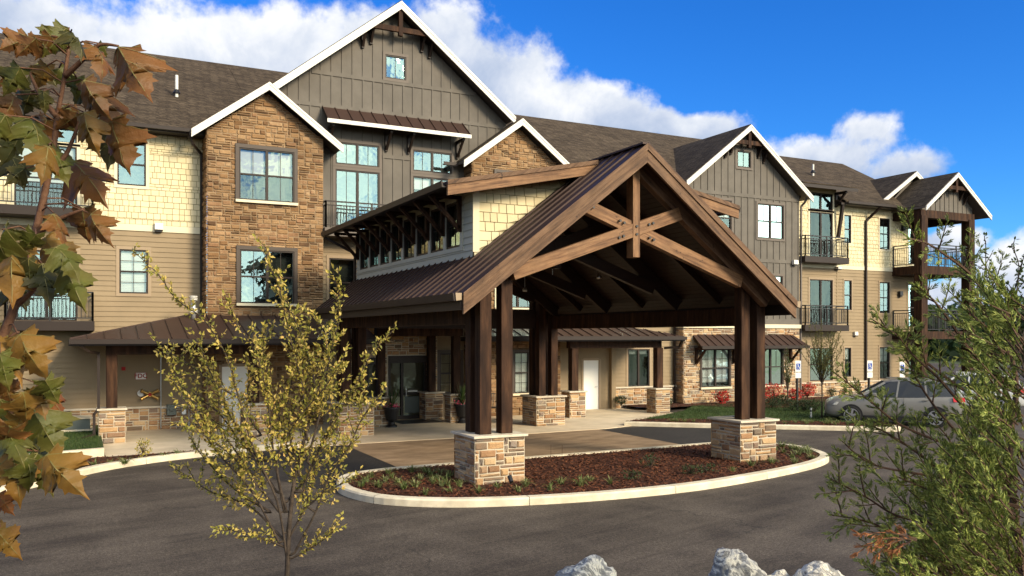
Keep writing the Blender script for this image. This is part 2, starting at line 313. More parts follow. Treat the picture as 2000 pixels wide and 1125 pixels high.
# ------------------------------------------------------------------ mesh helpers
class MB:
    def __init__(s): s.v = []; s.f = []; s.m = []; s.col = []
    def add(s, vs, fs, mi=0):
        o = len(s.v); s.v += [tuple(p) for p in vs]
        for f in fs: s.f.append(tuple(i + o for i in f)); s.m.append(mi)
    def poly(s, pts, mi=0): s.add(pts, [tuple(range(len(pts)))], mi)
    def hexa(s, p, mi=0):
        s.add(p, [(0, 1, 2, 3), (7, 6, 5, 4), (0, 4, 5, 1), (1, 5, 6, 2), (2, 6, 7, 3), (3, 7, 4, 0)], mi)
    def box(s, x0, x1, y0, y1, z0, z1, mi=0):
        s.hexa([(x0, y0, z0), (x1, y0, z0), (x1, y1, z0), (x0, y1, z0), (x0, y0, z1), (x1, y0, z1), (x1, y1, z1), (x0, y1, z1)], mi)
    def mbox(s, m, u0, u1, v0, v1, d0, d1, mi=0):
        s.hexa([m(u0, v0, d0), m(u1, v0, d0), m(u1, v1, d0), m(u0, v1, d0), m(u0, v0, d1), m(u1, v0, d1), m(u1, v1, d1), m(u0, v1, d1)], mi)
    def bar(s, p, q, wd, h, up=(0, 0, 1), mi=0):
        p, q = Vector(p), Vector(q); a = (q - p).normalized(); up = Vector(up)
        sd_ = a.cross(up)
        if sd_.length < 1e-4: sd_ = a.cross(Vector((0, 1, 0)))
        sd_.normalize(); u = sd_.cross(a).normalized(); sd_ *= wd / 2; u *= h / 2
        s.hexa([p - sd_ - u, p + sd_ - u, p + sd_ + u, p - sd_ + u, q - sd_ - u, q + sd_ - u, q + sd_ + u, q - sd_ + u], mi)
    def rake(s, xa, za, xb, zb, y0, y1, h, mi=0):   # board hung below the line a-b in the XZ plane, plumb-cut ends
        s.hexa([(xa, y0, za - h), (xb, y0, zb - h), (xb, y1, zb - h), (xa, y1, za - h), (xa, y0, za), (xb, y0, zb), (xb, y1, zb), (xa, y1, za)], mi)
    def slab(s, a, b, c, d, t, mi=0, mi2=None):      # roof sheet: top face a b c d, thickness t downward
        dn = Vector((0, 0, -t)); top = [Vector(x) for x in (a, b, c, d)]; bot = [x + dn for x in top]
        s.add(top + bot, [(0, 1, 2, 3)], mi)
        s.add(top + bot, [(7, 6, 5, 4), (0, 4, 5, 1), (1, 5, 6, 2), (2, 6, 7, 3), (3, 7, 4, 0)], mi if mi2 is None else mi2)
    def tube(s, pts, rs, n=6, mi=0, cap=True):
        pts = [Vector(p) for p in pts]
        if not hasattr(rs, '__len__'): rs = [rs] * len(pts)
        o = len(s.v); x = None
        for i, p in enumerate(pts):
            t = (pts[min(i + 1, len(pts) - 1)] - pts[max(i - 1, 0)])
            t = t.normalized() if t.length > 1e-9 else Vector((0, 0, 1))
            if x is None: x = t.orthogonal().normalized()
            x = (x - t * x.dot(t)); x = x.normalized() if x.length > 1e-6 else t.orthogonal().normalized()
            y = t.cross(x)
            for k in range(n):
                a = 2 * math.pi * k / n
                s.v.append(tuple(p + (x * math.cos(a) + y * math.sin(a)) * rs[i]))
        for i in range(len(pts) - 1):
            for k in range(n):
                k2 = (k + 1) % n
                s.f.append((o + i * n + k, o + i * n + k2, o + (i + 1) * n + k2, o + (i + 1) * n + k)); s.m.append(mi)
        if cap:
            s.f.append(tuple(o + k for k in range(n))[::-1]); s.m.append(mi)
            s.f.append(tuple(o + (len(pts) - 1) * n + k for k in range(n))); s.m.append(mi)
    def lathe(s, c, prof, n=16, mi=0):
        o = len(s.v); c = Vector(c)
        for r, z in prof:
            for k in range(n):
                a = 2 * math.pi * k / n; s.v.append((c.x + r * math.cos(a), c.y + r * math.sin(a), c.z + z))
        for i in range(len(prof) - 1):
            for k in range(n):
                k2 = (k + 1) % n
                s.f.append((o + i * n + k, o + i * n + k2, o + (i + 1) * n + k2, o + (i + 1) * n + k)); s.m.append(mi)
        s.f.append(tuple(o + k for k in range(n))[::-1]); s.m.append(mi)
        s.f.append(tuple(o + (len(prof) - 1) * n + k for k in range(n))); s.m.append(mi)
    def prism(s, poly, fn, t0, t1, mi=0):
        n = len(poly); a = [fn(p[0], p[1], t0) for p in poly]; b = [fn(p[0], p[1], t1) for p in poly]
        s.add(a + b, [tuple(range(n))[::-1], tuple(range(n, 2 * n))] + [(i, (i + 1) % n, n + (i + 1) % n, n + i) for i in range(n)], mi)
    def build(s, name, mats, parent=None, smooth=False, bevel=0.0, recalc=True, cols=None):
        me = bpy.data.meshes.new(name)
        me.from_pydata(s.v, [], s.f)
        if not isinstance(mats, (list, tuple)): mats = [mats]
        for m_ in mats: me.materials.append(M[m_] if isinstance(m_, str) else m_)
        me.polygons.foreach_set('material_index', s.m)
        if cols:
            ca = me.color_attributes.new('Col', 'FLOAT_COLOR', 'POINT')
            ca.data.foreach_set('color', [x for c_ in cols for x in (*c_, 1.0)])
        if recalc and len(s.f) < 80000:
            bm = bmesh.new(); bm.from_mesh(me); bmesh.ops.recalc_face_normals(bm, faces=bm.faces); bm.to_mesh(me); bm.free()
        if smooth: me.polygons.foreach_set('use_smooth', [True] * len(me.polygons))
        o = bpy.data.objects.new(name, me); C.objects.link(o)
        if parent: o.parent = parent
        if bevel:
            bv = o.modifiers.new('edge', 'BEVEL'); bv.width = bevel; bv.segments = 2; bv.limit_method = 'ANGLE'
        return o
def tag(o, label, cat, group=None):
    o['label'] = label; o['category'] = cat
    if group: o['group'] = group
    return o
def thing(name, label, cat, group=None):
    o = bpy.data.objects.new(name, None); C.objects.link(o); return tag(o, label, cat, group)
def struct(o): o['kind'] = 'structure'; return o
def stuff(o): o['kind'] = 'stuff'; return o
def copy_tree(o, parent=None):
    c = o.copy(); C.objects.link(c); c.parent = parent
    for ch in list(o.children): copy_tree(ch, c)
    return c

def fy(Y): return lambda u, v, d: (u, Y - d, v)         # a wall facing the drive
def fl(X): return lambda u, v, d: (X - d, u, v)         # a wall facing left
def frt(X): return lambda u, v, d: (X + d, u, v)        # a wall facing right
def fb(Y): return lambda u, v, d: (u, Y + d, v)

class Wall:                                             # area of a wall: u0..u1, v0..v1, optional gable (apex u, apex v, slope), openings
    def __init__(s, u0, u1, v0, v1, gable=None, ops=()):
        s.u0, s.u1, s.v0, s.v1, s.g, s.ops = u0, u1, v0, v1, gable, list(ops)
    def lim(s, v):
        a, b = s.u0, s.u1
        if s.g:
            hw = max(0, (s.g[1] - v) / s.g[2]); a = max(a, s.g[0] - hw); b = min(b, s.g[0] + hw)
        return a, b
    def top(s, u): return min(s.v1, s.g[1] - s.g[2] * abs(u - s.g[0])) if s.g else s.v1
    def kinks(s):
        k = [s.v0, s.v1]
        if s.g: k += [s.g[1] - s.g[2] * abs(s.u0 - s.g[0]), s.g[1] - s.g[2] * abs(s.u1 - s.g[0])]
        for o in s.ops: k += [o[2], o[3]]
        return sorted({round(x, 4) for x in k if s.v0 <= x <= s.v1})
    def pieces(s, va, vb):
        mid = (va + vb) / 2; cut = sorted((o[0], o[1]) for o in s.ops if o[2] < mid < o[3])
        (la, ra), (lb, rb) = s.lim(va), s.lim(vb)
        out = []; ca, cb = la, lb
        for o0, o1 in cut:
            if o0 > max(ca, cb): out.append((ca, o0, o0, cb))
            ca = cb = max(o1, ca)
        if ra > ca or rb > cb: out.append((ca, max(ra, ca), max(rb, cb), cb))
        return out

def flat(mb, m, W_, d=0.0, mi=0):
    k = W_.kinks()
    for a, b in zip(k, k[1:]):
        for p in W_.pieces(a, b): mb.poly([m(p[0], a, d), m(p[1], a, d), m(p[2], b, d), m(p[3], b, d)], mi)
def courses(W_, h):
    k = W_.kinks(); v = W_.v0
    while v < W_.v1 - 1e-4:
        e = min(v + h, W_.v1); pts = sorted({v, e, *[x for x in k if v < x < e]})
        for a, b in zip(pts, pts[1:]): yield v, a, b
        v += h
def lap(mb, m, W_, h=0.17, d0=0.030, d1=0.006, mi=0):
    for v, a, b in courses(W_, h):
        da = d0 + (d1 - d0) * (a - v) / h; db = d0 + (d1 - d0) * (b - v) / h
        for p in W_.pieces(a, b):
            mb.poly([m(p[0], a, da), m(p[1], a, da), m(p[2], b, db), m(p[3], b, db)], mi)
            if abs(a - v) < 1e-5: mb.poly([m(p[0], a, 0), m(p[1], a, 0), m(p[1], a, da), m(p[0], a, da)], mi)
def shake(mb, m, W_, h=0.2, mi=0, back=1, wmin=0.13, wmax=0.3):
    flat(mb, m, W_, 0.002, back)
    for v, a, b in courses(W_, h):
        for p in W_.pieces(a, b):
            u = max(p[0], p[3]) if p[3] > p[0] else p[0]
            ue = p[1]; u = p[0]
            while u < ue - 0.02:
                e = min(ue, u + rnd.uniform(wmin, wmax)); j = rnd.uniform(0, 0.010)
                e2 = min(e, p[2]) if p[2] < p[1] else e
                s2 = max(u, p[3])
                if e2 > s2 + 0.01:
                    da = 0.026 + j; db = 0.008 + j * 0.4; g = 0.009
                    mb.hexa([m(u + g, a + 0.010, 0.001), m(e - g, a + 0.010, 0.001), m(e2 - g, b, 0.001), m(s2 + g, b, 0.001), m(u + g, a + 0.010, da), m(e - g, a + 0.010, da), m(e2 - g, b, db), m(s2 + g, b, db)], mi)
                u = e
def batten(mb, m, W_, sp=0.4, bw=0.055, bd=0.028, mi=0, start=None):
    flat(mb, m, W_, 0.0, mi)
    u = (W_.u0 if start is None else start) + sp / 2
    while u < W_.u1:
        t = W_.top(u)
        segs = [(W_.v0, t)]
        for o in W_.ops:
            if o[0] - bw < u < o[1] + bw:
                ns = []
                for a, b in segs:
                    if o[3] <= a or o[2] >= b: ns.append((a, b)); continue
                    if o[2] > a: ns.append((a, o[2]))
                    if o[3] < b: ns.append((o[3], b))
                segs = ns
        for a, b in segs:
            if b - a > 0.05: mb.mbox(m, u - bw / 2, u + bw / 2, a, b, 0.0005, bd, mi)
        u += sp
def stone(mb, m, W_, cw=0.098, ch=0.082, mi=0, back=1, dmin=0.035, dmax=0.07, gap=0.010):
    flat(mb, m, W_, 0.022, back)
    nx = max(1, round((W_.u1 - W_.u0) / cw)); ny = max(1, round((W_.v1 - W_.v0) / ch))
    cw = (W_.u1 - W_.u0) / nx; ch = (W_.v1 - W_.v0) / ny
    occ = [[False] * nx for _ in range(ny)]
    for j in range(ny):
        for i in range(nx):
            u, v = W_.u0 + (i + 0.5) * cw, W_.v0 + (j + 0.5) * ch
            if any(o[0] < u < o[1] and o[2] < v < o[3] for o in W_.ops) or v > W_.top(u) + 0.02: occ[j][i] = True
    for j in range(ny):
        for i in range(nx):
            if occ[j][i]: continue
            wn = rnd.choice((1, 2, 2, 3, 3, 3, 4, 4, 5)); hn = rnd.choice((1, 1, 2, 2, 2) if wn < 4 else (1, 1, 1, 2))
            k = 0
            while k < wn and i + k < nx and not occ[j][i + k]: k += 1
            wn = k
            if i + wn < nx and not occ[j][i + wn] and (i + wn + 1 >= nx or occ[j][i + wn + 1]): wn += 1
            k = 1
            while k < hn and j + k < ny and not any(occ[j + k][i + q] for q in range(wn)): k += 1
            hn = k
            for a in range(hn):
                for b in range(wn): occ[j + a][i + b] = True
            u0, u1, v0, v1 = W_.u0 + i * cw + gap, W_.u0 + (i + wn) * cw - gap, W_.v0 + j * ch + gap, W_.v0 + (j + hn) * ch - gap
            D = rnd.uniform(dmin, dmax); jt = lambda a_: rnd.uniform(-a_, a_)
            r0 = [(u0, v0), (u1, v0), (u1, v1), (u0, v1)]
            r1 = [(u0 + 0.005, v0 + 0.005), (u1 - 0.005, v0 + 0.005), (u1 - 0.005, v1 - 0.005), (u0 + 0.005, v1 - 0.005)]
            q = 0.028
            r2 = [(u0 + q, v0 + q), (u1 - q, v0 + q), (u1 - q, v1 - q), (u0 + q, v1 - q)]
            vs = [m(a, b, 0.001) for a, b in r0] + [m(a + jt(0.006), b + jt(0.006), D * 0.65 + jt(0.008)) for a, b in r1] + [m(a + jt(0.012), b + jt(0.012), D + jt(0.012)) for a, b in r2]
            fs = [(8, 9, 10, 11)]
            for k in range(4):
                k2 = (k + 1) % 4; fs += [(k, k2, 4 + k2, 4 + k), (4 + k, 4 + k2, 8 + k2, 8 + k)]
            mb.add(vs, fs, mi)

def window(par, m, u0, u1, v0, v1, units=1, rail=True, mun=(0, 0), trim=None, tw=0.10, frame='bronze', blind=0.0, glass='glass', sill=None, room=0.35, fw=0.05, name='window', blind_lo=0.0):
    f = MB(); g = MB(); iw = (u1 - u0)
    f.mbox(m, u0, u0 + fw, v0, v1, -0.07, 0.02); f.mbox(m, u1 - fw, u1, v0, v1, -0.07, 0.02)
    f.mbox(m, u0 + fw, u1 - fw, v0, v0 + fw, -0.07, 0.018); f.mbox(m, u0 + fw, u1 - fw, v1 - fw, v1, -0.07, 0.018)
    vm = v0 + (v1 - v0) * (0.5 if rail is True else (rail or 0.5))
    for k in range(units):
        a = u0 + iw * k / units; b = u0 + iw * (k + 1) / units
        if k: f.mbox(m, a - 0.045, a + 0.045, v0 + fw, v1 - fw, -0.07, 0.012)
        a += fw if k == 0 else 0.045; b -= fw if k == units - 1 else 0.045
        spans = [(v0 + fw, v1 - fw)]
        if rail:
            f.mbox(m, a, b, vm - 0.028, vm + 0.028, -0.06, 0.006)
            spans = [(v0 + fw, vm - 0.028), (vm + 0.028, v1 - fw)]
        for si, (c, d) in enumerate(spans):
            nc, nr = mun[:2] if not (rail and si == 0 and len(mun) == 3) else (0, 0)
            for q in range(1, nc): x = a + (b - a) * q / nc; f.mbox(m, x - 0.009, x + 0.009, c, d, -0.045, -0.022)
            for q in range(1, nr): y = c + (d - c) * q / nr; f.mbox(m, a, b, y - 0.009, y + 0.009, -0.0452, -0.0222)
    wo_ = f.build(name, frame, par)
    g.poly([m(u0 + 0.02, v0 + 0.02, -0.035), m(u1 - 0.02, v0 + 0.02, -0.035), m(u1 - 0.02, v1 - 0.02, -0.035), m(u0 + 0.02, v1 - 0.02, -0.035)])
    g.build('pane', 'glassclear' if (blind and glass == 'glass') else glass, wo_)
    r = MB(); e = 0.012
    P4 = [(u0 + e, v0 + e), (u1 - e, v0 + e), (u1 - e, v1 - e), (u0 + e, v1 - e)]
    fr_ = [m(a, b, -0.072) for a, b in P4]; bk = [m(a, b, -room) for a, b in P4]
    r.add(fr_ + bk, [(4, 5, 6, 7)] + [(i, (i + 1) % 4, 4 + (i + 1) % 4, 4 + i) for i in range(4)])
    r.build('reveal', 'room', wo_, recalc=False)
    if blind:
        bl = MB(); v = v1 - fw - 0.005; lo = v1 - fw - (v1 - v0 - 2 * fw) * blind
        while v > lo + 0.01:
            bl.poly([m(u0 + 0.03, v, -0.10), m(u1 - 0.03, v, -0.10), m(u1 - 0.03, max(lo, v - 0.05), -0.125), m(u0 + 0.03, max(lo, v - 0.05), -0.125)]); v -= 0.055
        bl.build('blind', 'blind', wo_, recalc=False)
    if trim:
        t = MB(); a, b = 0.0005, 0.04
        t.mbox(m, u0 - tw, u0, v0, v1, a, b); t.mbox(m, u1, u1 + tw, v0, v1, a, b)
        t.mbox(m, u0 - tw, u1 + tw, v1, v1 + tw * 1.1, a, b + 0.004)
        if not sill: t.mbox(m, u0 - tw, u1 + tw, v0 - tw, v0, a, b + 0.004)
        t.build('casing', trim, wo_)
    if sill:
        t = MB(); t.mbox(m, u0 - tw, u1 + tw, v0 - 0.09, v0, 0.0005, 0.10); t.build('sill', sill, wo_)
    return wo_

# ================================================================== THE SETTING
def ground_poly(name, pts, z, m, h=None, smooth_corner=0):
    mb = MB()
    if h is None: mb.poly([(x, y, z) for x, y in pts])
    else: mb.prism(pts, lambda a, b, t: (a, b, t), z - h, z)
    return struct(mb.build(name, m))
def catmull(pts, n=6, closed=True):
    out = []; N = len(pts)
    for i in range(N if closed else N - 1):
        p = [Vector((*pts[(i + k) % N if closed else min(max(i + k, 0), N - 1)], 0)) for k in (-1, 0, 1, 2)]
        for j in range(n):
            t = j / n
            q = 0.5 * ((2 * p[1]) + (-p[0] + p[2]) * t + (2 * p[0] - 5 * p[1] + 4 * p[2] - p[3]) * t * t + (-p[0] + 3 * p[1] - 3 * p[2] + p[3]) * t ** 3)
            out.append((q.x, q.y))
    if not closed: out.append(tuple(pts[-1]))
    return out
def offset(poly, d, closed=True):
    out = []; n = len(poly)
    for i in range(n):
        a = Vector(poly[i - 1] if (closed or i) else poly[i]); b = Vector(poly[(i + 1) % n] if (closed or i < n - 1) else poly[i])
        t = (b - a).normalized(); out.append((poly[i][0] - t.y * d, poly[i][1] + t.x * d))
    return out
def kerb(name, line, wd, h, closed, z0=0.0):       # kerb stone with rounded top edge and joints
    mb = MB(); prof = [(0, -0.05), (0, h - 0.03), (0.03, h), (wd, h), (wd, -0.05)]
    rows = [offset(line, d, closed) for d, _ in prof]; n = len(line); acc = 0.0
    segs = n if closed else n - 1
    for i in range(segs):
        j = (i + 1) % n
        a, b = Vector(line[i]), Vector(line[j]); acc += (b - a).length
        cut = 0.0
        if acc > 2.9: acc = 0.0; cut = 0.012
        fr_ = 1 - cut / max(0.05, (b - a).length)
        for k in range(4):
            p = [rows[k][i], rows[k][j], rows[k + 1][j], rows[k + 1][i]]
            q = [(p[0][0], p[0][1]), (p[0][0] + (p[1][0] - p[0][0]) * fr_, p[0][1] + (p[1][1] - p[0][1]) * fr_), (p[3][0] + (p[2][0] - p[3][0]) * fr_, p[3][1] + (p[2][1] - p[3][1]) * fr_), (p[3][0], p[3][1])]
            z = [prof[k][1], prof[k][1], prof[k + 1][1], prof[k + 1][1]]
            mb.poly([(q[t][0], q[t][1], z[t] + z0) for t in range(4)])
    return struct(mb.build(name, 'kerb', recalc=False))

g = MB(); g.poly([(-900, -900, -0.03), (900, -900, -0.03), (900, 1500, -0.03), (-900, 1500, -0.03)]); struct(g.build('ground', 'field'))
ground_poly('driveway', [(-60, 4), (90, 4), (90, 75), (40, 75), (40, 40), (-60, 40)], 0.0, 'asphalt')
# fresh asphalt on both sides of the stamped concrete under the canopy
ground_poly('fresh_asphalt', [(2.6, 23.55), (4.6, 17.2), (5.2, 18.9), (6.9, 19.3), (6.9, 24.6)], 0.004, 'newasphalt')
ground_poly('fresh_asphalt', [(15.8, 19.45), (17.6, 19.3), (20.6, 22.4), (17.7, 24.7), (15.8, 24.75)], 0.004, 'newasphalt')
ground_poly('stamped_concrete', [(6.9, 19.1), (15.8, 19.4), (15.85, 24.75), (6.95, 24.65)], 0.008, 'paver')
# walk slab in front of the doors, cut into panels by joints
slabp = MB()
xs = [0.6, 3.6, 6.8, 9.9, 13.0, 16.1, 19.2, 22.0]
for i in range(len(xs) - 1):
    a, b = xs[i] + 0.008, xs[i + 1] - 0.008
    ya = 24.2 + 0.4 * min(1, max(0, (a - 0.6) / 3.6)); yb = 24.2 + 0.4 * min(1, max(0, (b - 0.6) / 3.6))
    if a > 15: ya = 24.75 + max(0, a - 17.6) * 0.55
    if b > 15: yb = 24.75 + max(0, b - 17.6) * 0.55
    slabp.prism([(a, ya), (b, yb), (b, 28.0), (a, 28.0)], lambda p, q, t: (p, q, t), -0.05, 0.02)
    slabp.prism([(a, 28.016), (b, 28.016), (b, 31.6), (a, 31.6)], lambda p, q, t: (p, q, t), -0.05, 0.02)
struct(slabp.build('walk', 'concrete'))
em = MB(); em.box(10.4, 12.0, 29.3, 30.6, 0.02, 0.032); tag(em.build('doormat', 'black'), 'dark doormat lying before the glazed entrance doors', 'doormat')

# island with the two front piers
isl = catmull([(5.25, 18.55), (4.8, 17.6), (4.75, 16.6), (5.15, 15.55), (6.2, 14.72), (7.6, 14.25), (9.3, 14.0), (11.2, 14.0), (13.0, 14.3), (14.8, 14.75), (16.2, 15.25), (17.2, 15.9), (17.75, 16.8), (17.95, 17.8), (17.6, 18.7), (16.8, 19.25), (15.8, 19.35), (12, 19.22), (8.5, 19.1), (6.4, 19.0)], 5)
kerb('kerb', isl, 0.22, 0.15, True)
ground_poly('planting_bed', offset(isl, 0.2), 0.12, 'mulchbase')
lk = [(-14, 6.0), (-9, 10.5), (-5, 15.5), (-2.6, 18.4), (-1.45, 19.85), (-0.5, 21.1), (0.5, 22.4), (1.5, 23.2), (2.6, 23.75), (4.2, 24.3), (5.6, 24.55)]
lks = catmull(lk, 5, False); kerb('kerb', lks, 0.2, 0.15, False)
ground_poly('planting_bed', [offset(lks, 0.18, False)[i] for i in range(len(lks))] + [(5.4, 24.75), (3.4, 24.6), (0.62, 24.35), (0.6, 24.7), (-0.9, 24.3), (-6.5, 20.7), (-16, 8)], 0.09, 'mulchbase')
wl = MB(); wl.prism([(-0.9, 24.1), (0.57, 24.45), (0.57, 24.65), (-0.9, 24.3)], lambda a, b, t: (a, b, t), -0.05, 0.3)
wl.prism([(-6.5, 20.5), (-0.9, 24.1), (-0.9, 24.3), (-6.6, 20.7)], lambda a, b, t: (a, b, t), -0.05, 0.3)
tag(wl.build('retaining_kerb_wall', 'kerb'), 'low concrete edging wall holding the small lawn left of the porch', 'wall')
LAWN_L = [(-12, 17.4), (-6.6, 20.7), (-0.9, 24.3), (0.57, 24.65), (0.57, 27.9), (0.57, 31.4), (-12, 31.4)]
ground_poly('lawn', LAWN_L, 0.26, 'turf')
RK = catmull([(17.3, 25.3), (17.75, 24.95), (19.2, 23.7), (21.15, 22.2), (22.7, 20.95), (24.1, 19.85), (24.7, 19.75), (24.95, 20.2)], 6, False)
kerb('kerb', RK, 0.2, 0.15, False)
BED_R = offset(RK, 0.18, False) + [(25.0, 21.4), (22.6, 23.4), (20.2, 25.2), (19.0, 26.0), (18.2, 26.0)]
ground_poly('planting_bed', BED_R, 0.12, 'mulchbase')
LAWN_R = [(18.6, 26.0), (19.8, 25.6), (22.6, 23.4), (25.2, 21.3), (27.2, 23.2), (33, 27.2), (33, 30.0), (24.2, 30.0), (22.05, 28.0)]
ground_poly('lawn', LAWN_R, 0.13, 'turf')
ground_poly('planting_bed', [(21.4, 30.2), (22.0, 29.4), (24.2, 29.75), (25.2, 28.4), (27.0, 27.2), (29.0, 27.3), (29.6, 28.8), (33, 29.2), (41, 30.2), (41, 31.6), (21.4, 31.6)], 0.15, 'mulchbase')

# foreground bank the picture is taken from
bk = MB()
def bp(D, l, z): return (sn * D + cs * l, cs * D - sn * l, z)
prof = [(11.4, -0.02), (10.6, 0.12), (9.4, 0.42), (8, 0.82), (6.5, 1.2), (5, 1.55), (3, 1.7), (-6, 1.8), (-20, 1.8)]
for a, b in zip(prof, prof[1:]):
    for k in range(-12, 12):
        bk.poly([bp(a[0], k * 3, a[1]), bp(a[0], k * 3 + 3, a[1]), bp(b[0], k * 3 + 3, b[1]), bp(b[0], k * 3, b[1])])
struct(bk.build('bank', 'mulchbase', smooth=True))

def inside(x, y, poly):
    r = False; n = len(poly)
    for i in range(n):
        (x1, y1), (x2, y2) = poly[i], poly[(i + 1) % n]
        if (y1 > y) != (y2 > y) and x < (x2 - x1) * (y - y1) / (y2 - y1) + x1: r = not r
    return r
def scatter(poly, n):
    xs_ = [p[0] for p in poly]; ys_ = [p[1] for p in poly]; out = []
    while len(out) < n:
        x, y = rnd.uniform(min(xs_), max(xs_)), rnd.uniform(min(ys_), max(ys_))
        if inside(x, y, poly): out.append((x, y))
    return out
mc = MB()
def chips(poly, n, z, s0=0.025, s1=0.075):
    for x, y in scatter(poly, n):
        a = rnd.uniform(0, 6.3); L, w_ = rnd.uniform(s0, s1), rnd.uniform(0.008, 0.02); t = rnd.uniform(-0.5, 0.5); zz = z + rnd.uniform(0.004, 0.035)
        dx, dy = math.cos(a), math.sin(a)
        mc.poly([(x - dx * L / 2 + dy * w_, y - dy * L / 2 - dx * w_, zz - t * L / 2), (x + dx * L / 2 + dy * w_, y + dy * L / 2 - dx * w_, zz + t * L / 2), (x + dx * L / 2 - dy * w_, y + dy * L / 2 + dx * w_, zz + t * L / 2 + 0.006), (x - dx * L / 2 - dy * w_, y - dy * L / 2 + dx * w_, zz - t * L / 2 + 0.006)])
chips(offset(isl, 0.24), 17000, 0.12)
chips([(-5, 16.2), (-1.5, 20.3), (0.5, 22.75), (2.6, 24.0), (4.0, 24.5), (0.6, 24.25), (-0.9, 24.05), (-6, 20.7)], 5200, 0.09)
chips(BED_R, 2600, 0.12)
chips([(21.6, 30.2), (22.0, 29.4), (24.2, 29.75), (25.2, 28.4), (27.0, 27.2), (29.0, 27.3), (29.6, 28.8), (33, 29.2), (40, 30.2), (40, 31.4), (21.6, 31.4)], 2600, 0.15)
stuff(mc.build('mulch', 'mulch', recalc=False))
gb = MB()
def blades(poly, n, z, h0, h1):
    for x, y in scatter(poly, n):
        a = rnd.uniform(0, 6.3); h = rnd.uniform(h0, h1); w_ = 0.006; lx, ly = rnd.uniform(-0.04, 0.04), rnd.uniform(-0.04, 0.04)
        gb.poly([(x - w_ * math.cos(a), y - w_ * math.sin(a), z), (x + w_ * math.cos(a), y + w_ * math.sin(a), z), (x + lx, y + ly, z + h)])
blades([(-3.2, 22.9), (-0.9, 24.35), (0.5, 24.7), (0.5, 29.3), (-3.2, 29.3)], 9000, 0.26, 0.04, 0.09)
blades(LAWN_R, 26000, 0.13, 0.04, 0.09)
stuff(gb.build('grass', 'blade', recalc=False))

# ================================================================== THE BUILDING
B = thing('apartment_building', 'three storey lodge style building of ledge stone, tan lap siding and grey board gables', 'building')

def gable_roof(par, uc, zc, sl, hl, hr, yf, ybl, ybr, board=0.27):
    mb = MB()
    zl, zr = zc - sl * hl, zc - sl * hr
    for (xe, ze, yb) in ((uc - hl, zl, ybl), (uc + hr, zr, ybr)):
        mb.slab((uc, yf, zc), (xe, yf, ze), (xe, yb, ze), (uc, yb, zc), 0.035, 0)
        mb.slab((uc, yf + 0.02, zc - 0.04), (xe, yf + 0.02, ze - 0.04), (xe, yb, ze - 0.04), (uc, yb, zc - 0.04), 0.10, 1)
    ro = mb.build('roof', ['shingle', 'greytrim'], par)
    rb = MB()
    for (xe, ze) in ((uc - hl, zl), (uc + hr, zr)):
        rb.rake(uc, zc - 0.036, xe, ze - 0.036, yf - 0.035, yf + 0.018, board)
        rb.rake(uc, zc - 0.036, xe, ze - 0.036, yf - 0.055, yf - 0.036, board * 0.33)
    rb.build('rake_board', 'white', ro)
    return ro
def bracket(par, m, u, v, h, d, s=0.09, mt='bronze'):    # timber knee bracket standing out of a wall
    mb = MB(); mb.mbox(m, u - s / 2, u + s / 2, v - h, v, 0.0, s); mb.mbox(m, u - s / 2, u + s / 2, v - s, v, s, d)
    mb.bar(m(u, v - h + 0.05, s * 0.6), m(u, v - s * 0.7, d - s * 0.6), s * 0.8, s * 0.8)
    return mb.build('bracket', mt, par)
def railing_mb(mb, pts, z0, z1, sp=0.11, posts=True):
    for a, b in zip(pts, pts[1:]):
        a, b = Vector((*a, 0)), Vector((*b, 0)); L = (b - a).length; up = lambda z: Vector((0, 0, z))
        for z, t in ((z1, 0.05), (z1 - 0.14, 0.035), (z0 + 0.1, 0.035)): mb.bar(a + up(z), b + up(z), 0.045, t)
        n = max(1, int(L / sp))
        for k in range(1, n): p = a.lerp(b, k / n); mb.bar(p + up(z0 + 0.1), p + up(z1 - 0.14), 0.019, 0.019, (0, 1, 0))
        np_ = max(1, round(L / 1.5))
        for k in range(np_ + 1): p = a.lerp(b, k / np_); mb.bar(p + up(z0), p + up(z1), 0.055, 0.055, (0, 1, 0))
def balcony(par, u0, u1, yw, yf, z0, z1, zr, mt='black', fascia='bronze'):
    mb = MB(); mb.box(u0, u1, yf, yw, z0, z1); o = mb.build('balcony', fascia, par, bevel=0.01)
    rm = MB(); railing_mb(rm, [(u0 + 0.05, yw), (u0 + 0.05, yf + 0.05), (u1 - 0.05, yf + 0.05), (u1 - 0.05, yw)], z1, zr); rm.build('railing', mt, o)
    return o
def seam_roof(par, quads, rib=0.42, name='roof', mt='metal', under='darkwood', t=0.06):
    mb = MB()
    for (a, b, c, d) in quads:                         # a-b eave, d-c top edge
        a, b, c, d = map(Vector, (a, b, c, d)); mb.slab(a, b, c, d, t, 0, 1)
        L = (b - a).length; n = max(1, int(L / rib)); e = (b - a).normalized()
        nrm = (b - a).cross(d - a).normalized(); nrm = nrm if nrm.z > 0 else -nrm
        # seams run straight up the slope from the eave, stopping where the sheet ends
        upv = nrm.cross(e).normalized(); upv = upv if upv.z > 0 else -upv
        la, lb = (d - a).dot(e), (c - a).dot(e); H_ = (d - a).dot(upv)
        for k in range(n + 1):
            s_ = L * k / n
            hh = H_
            if s_ < la: hh = H_ * s_ / max(la, 1e-6)
            if s_ > lb: hh = min(hh, H_ * (L - s_) / max(L - lb, 1e-6))
            if hh > 0.05:
                p = a + e * s_ + nrm * 0.012; mb.bar(p, p + upv * hh, 0.024, 0.045, nrm)
    return mb.build(name, [mt, under], par)
def spout(par, pts, mt='bronze', w_=0.075):
    mb = MB()
    for a, b in zip(pts, pts[1:]): mb.bar(a, b, w_, w_, (0, 1, 0.01))
    return mb.build('downspout', mt, par)

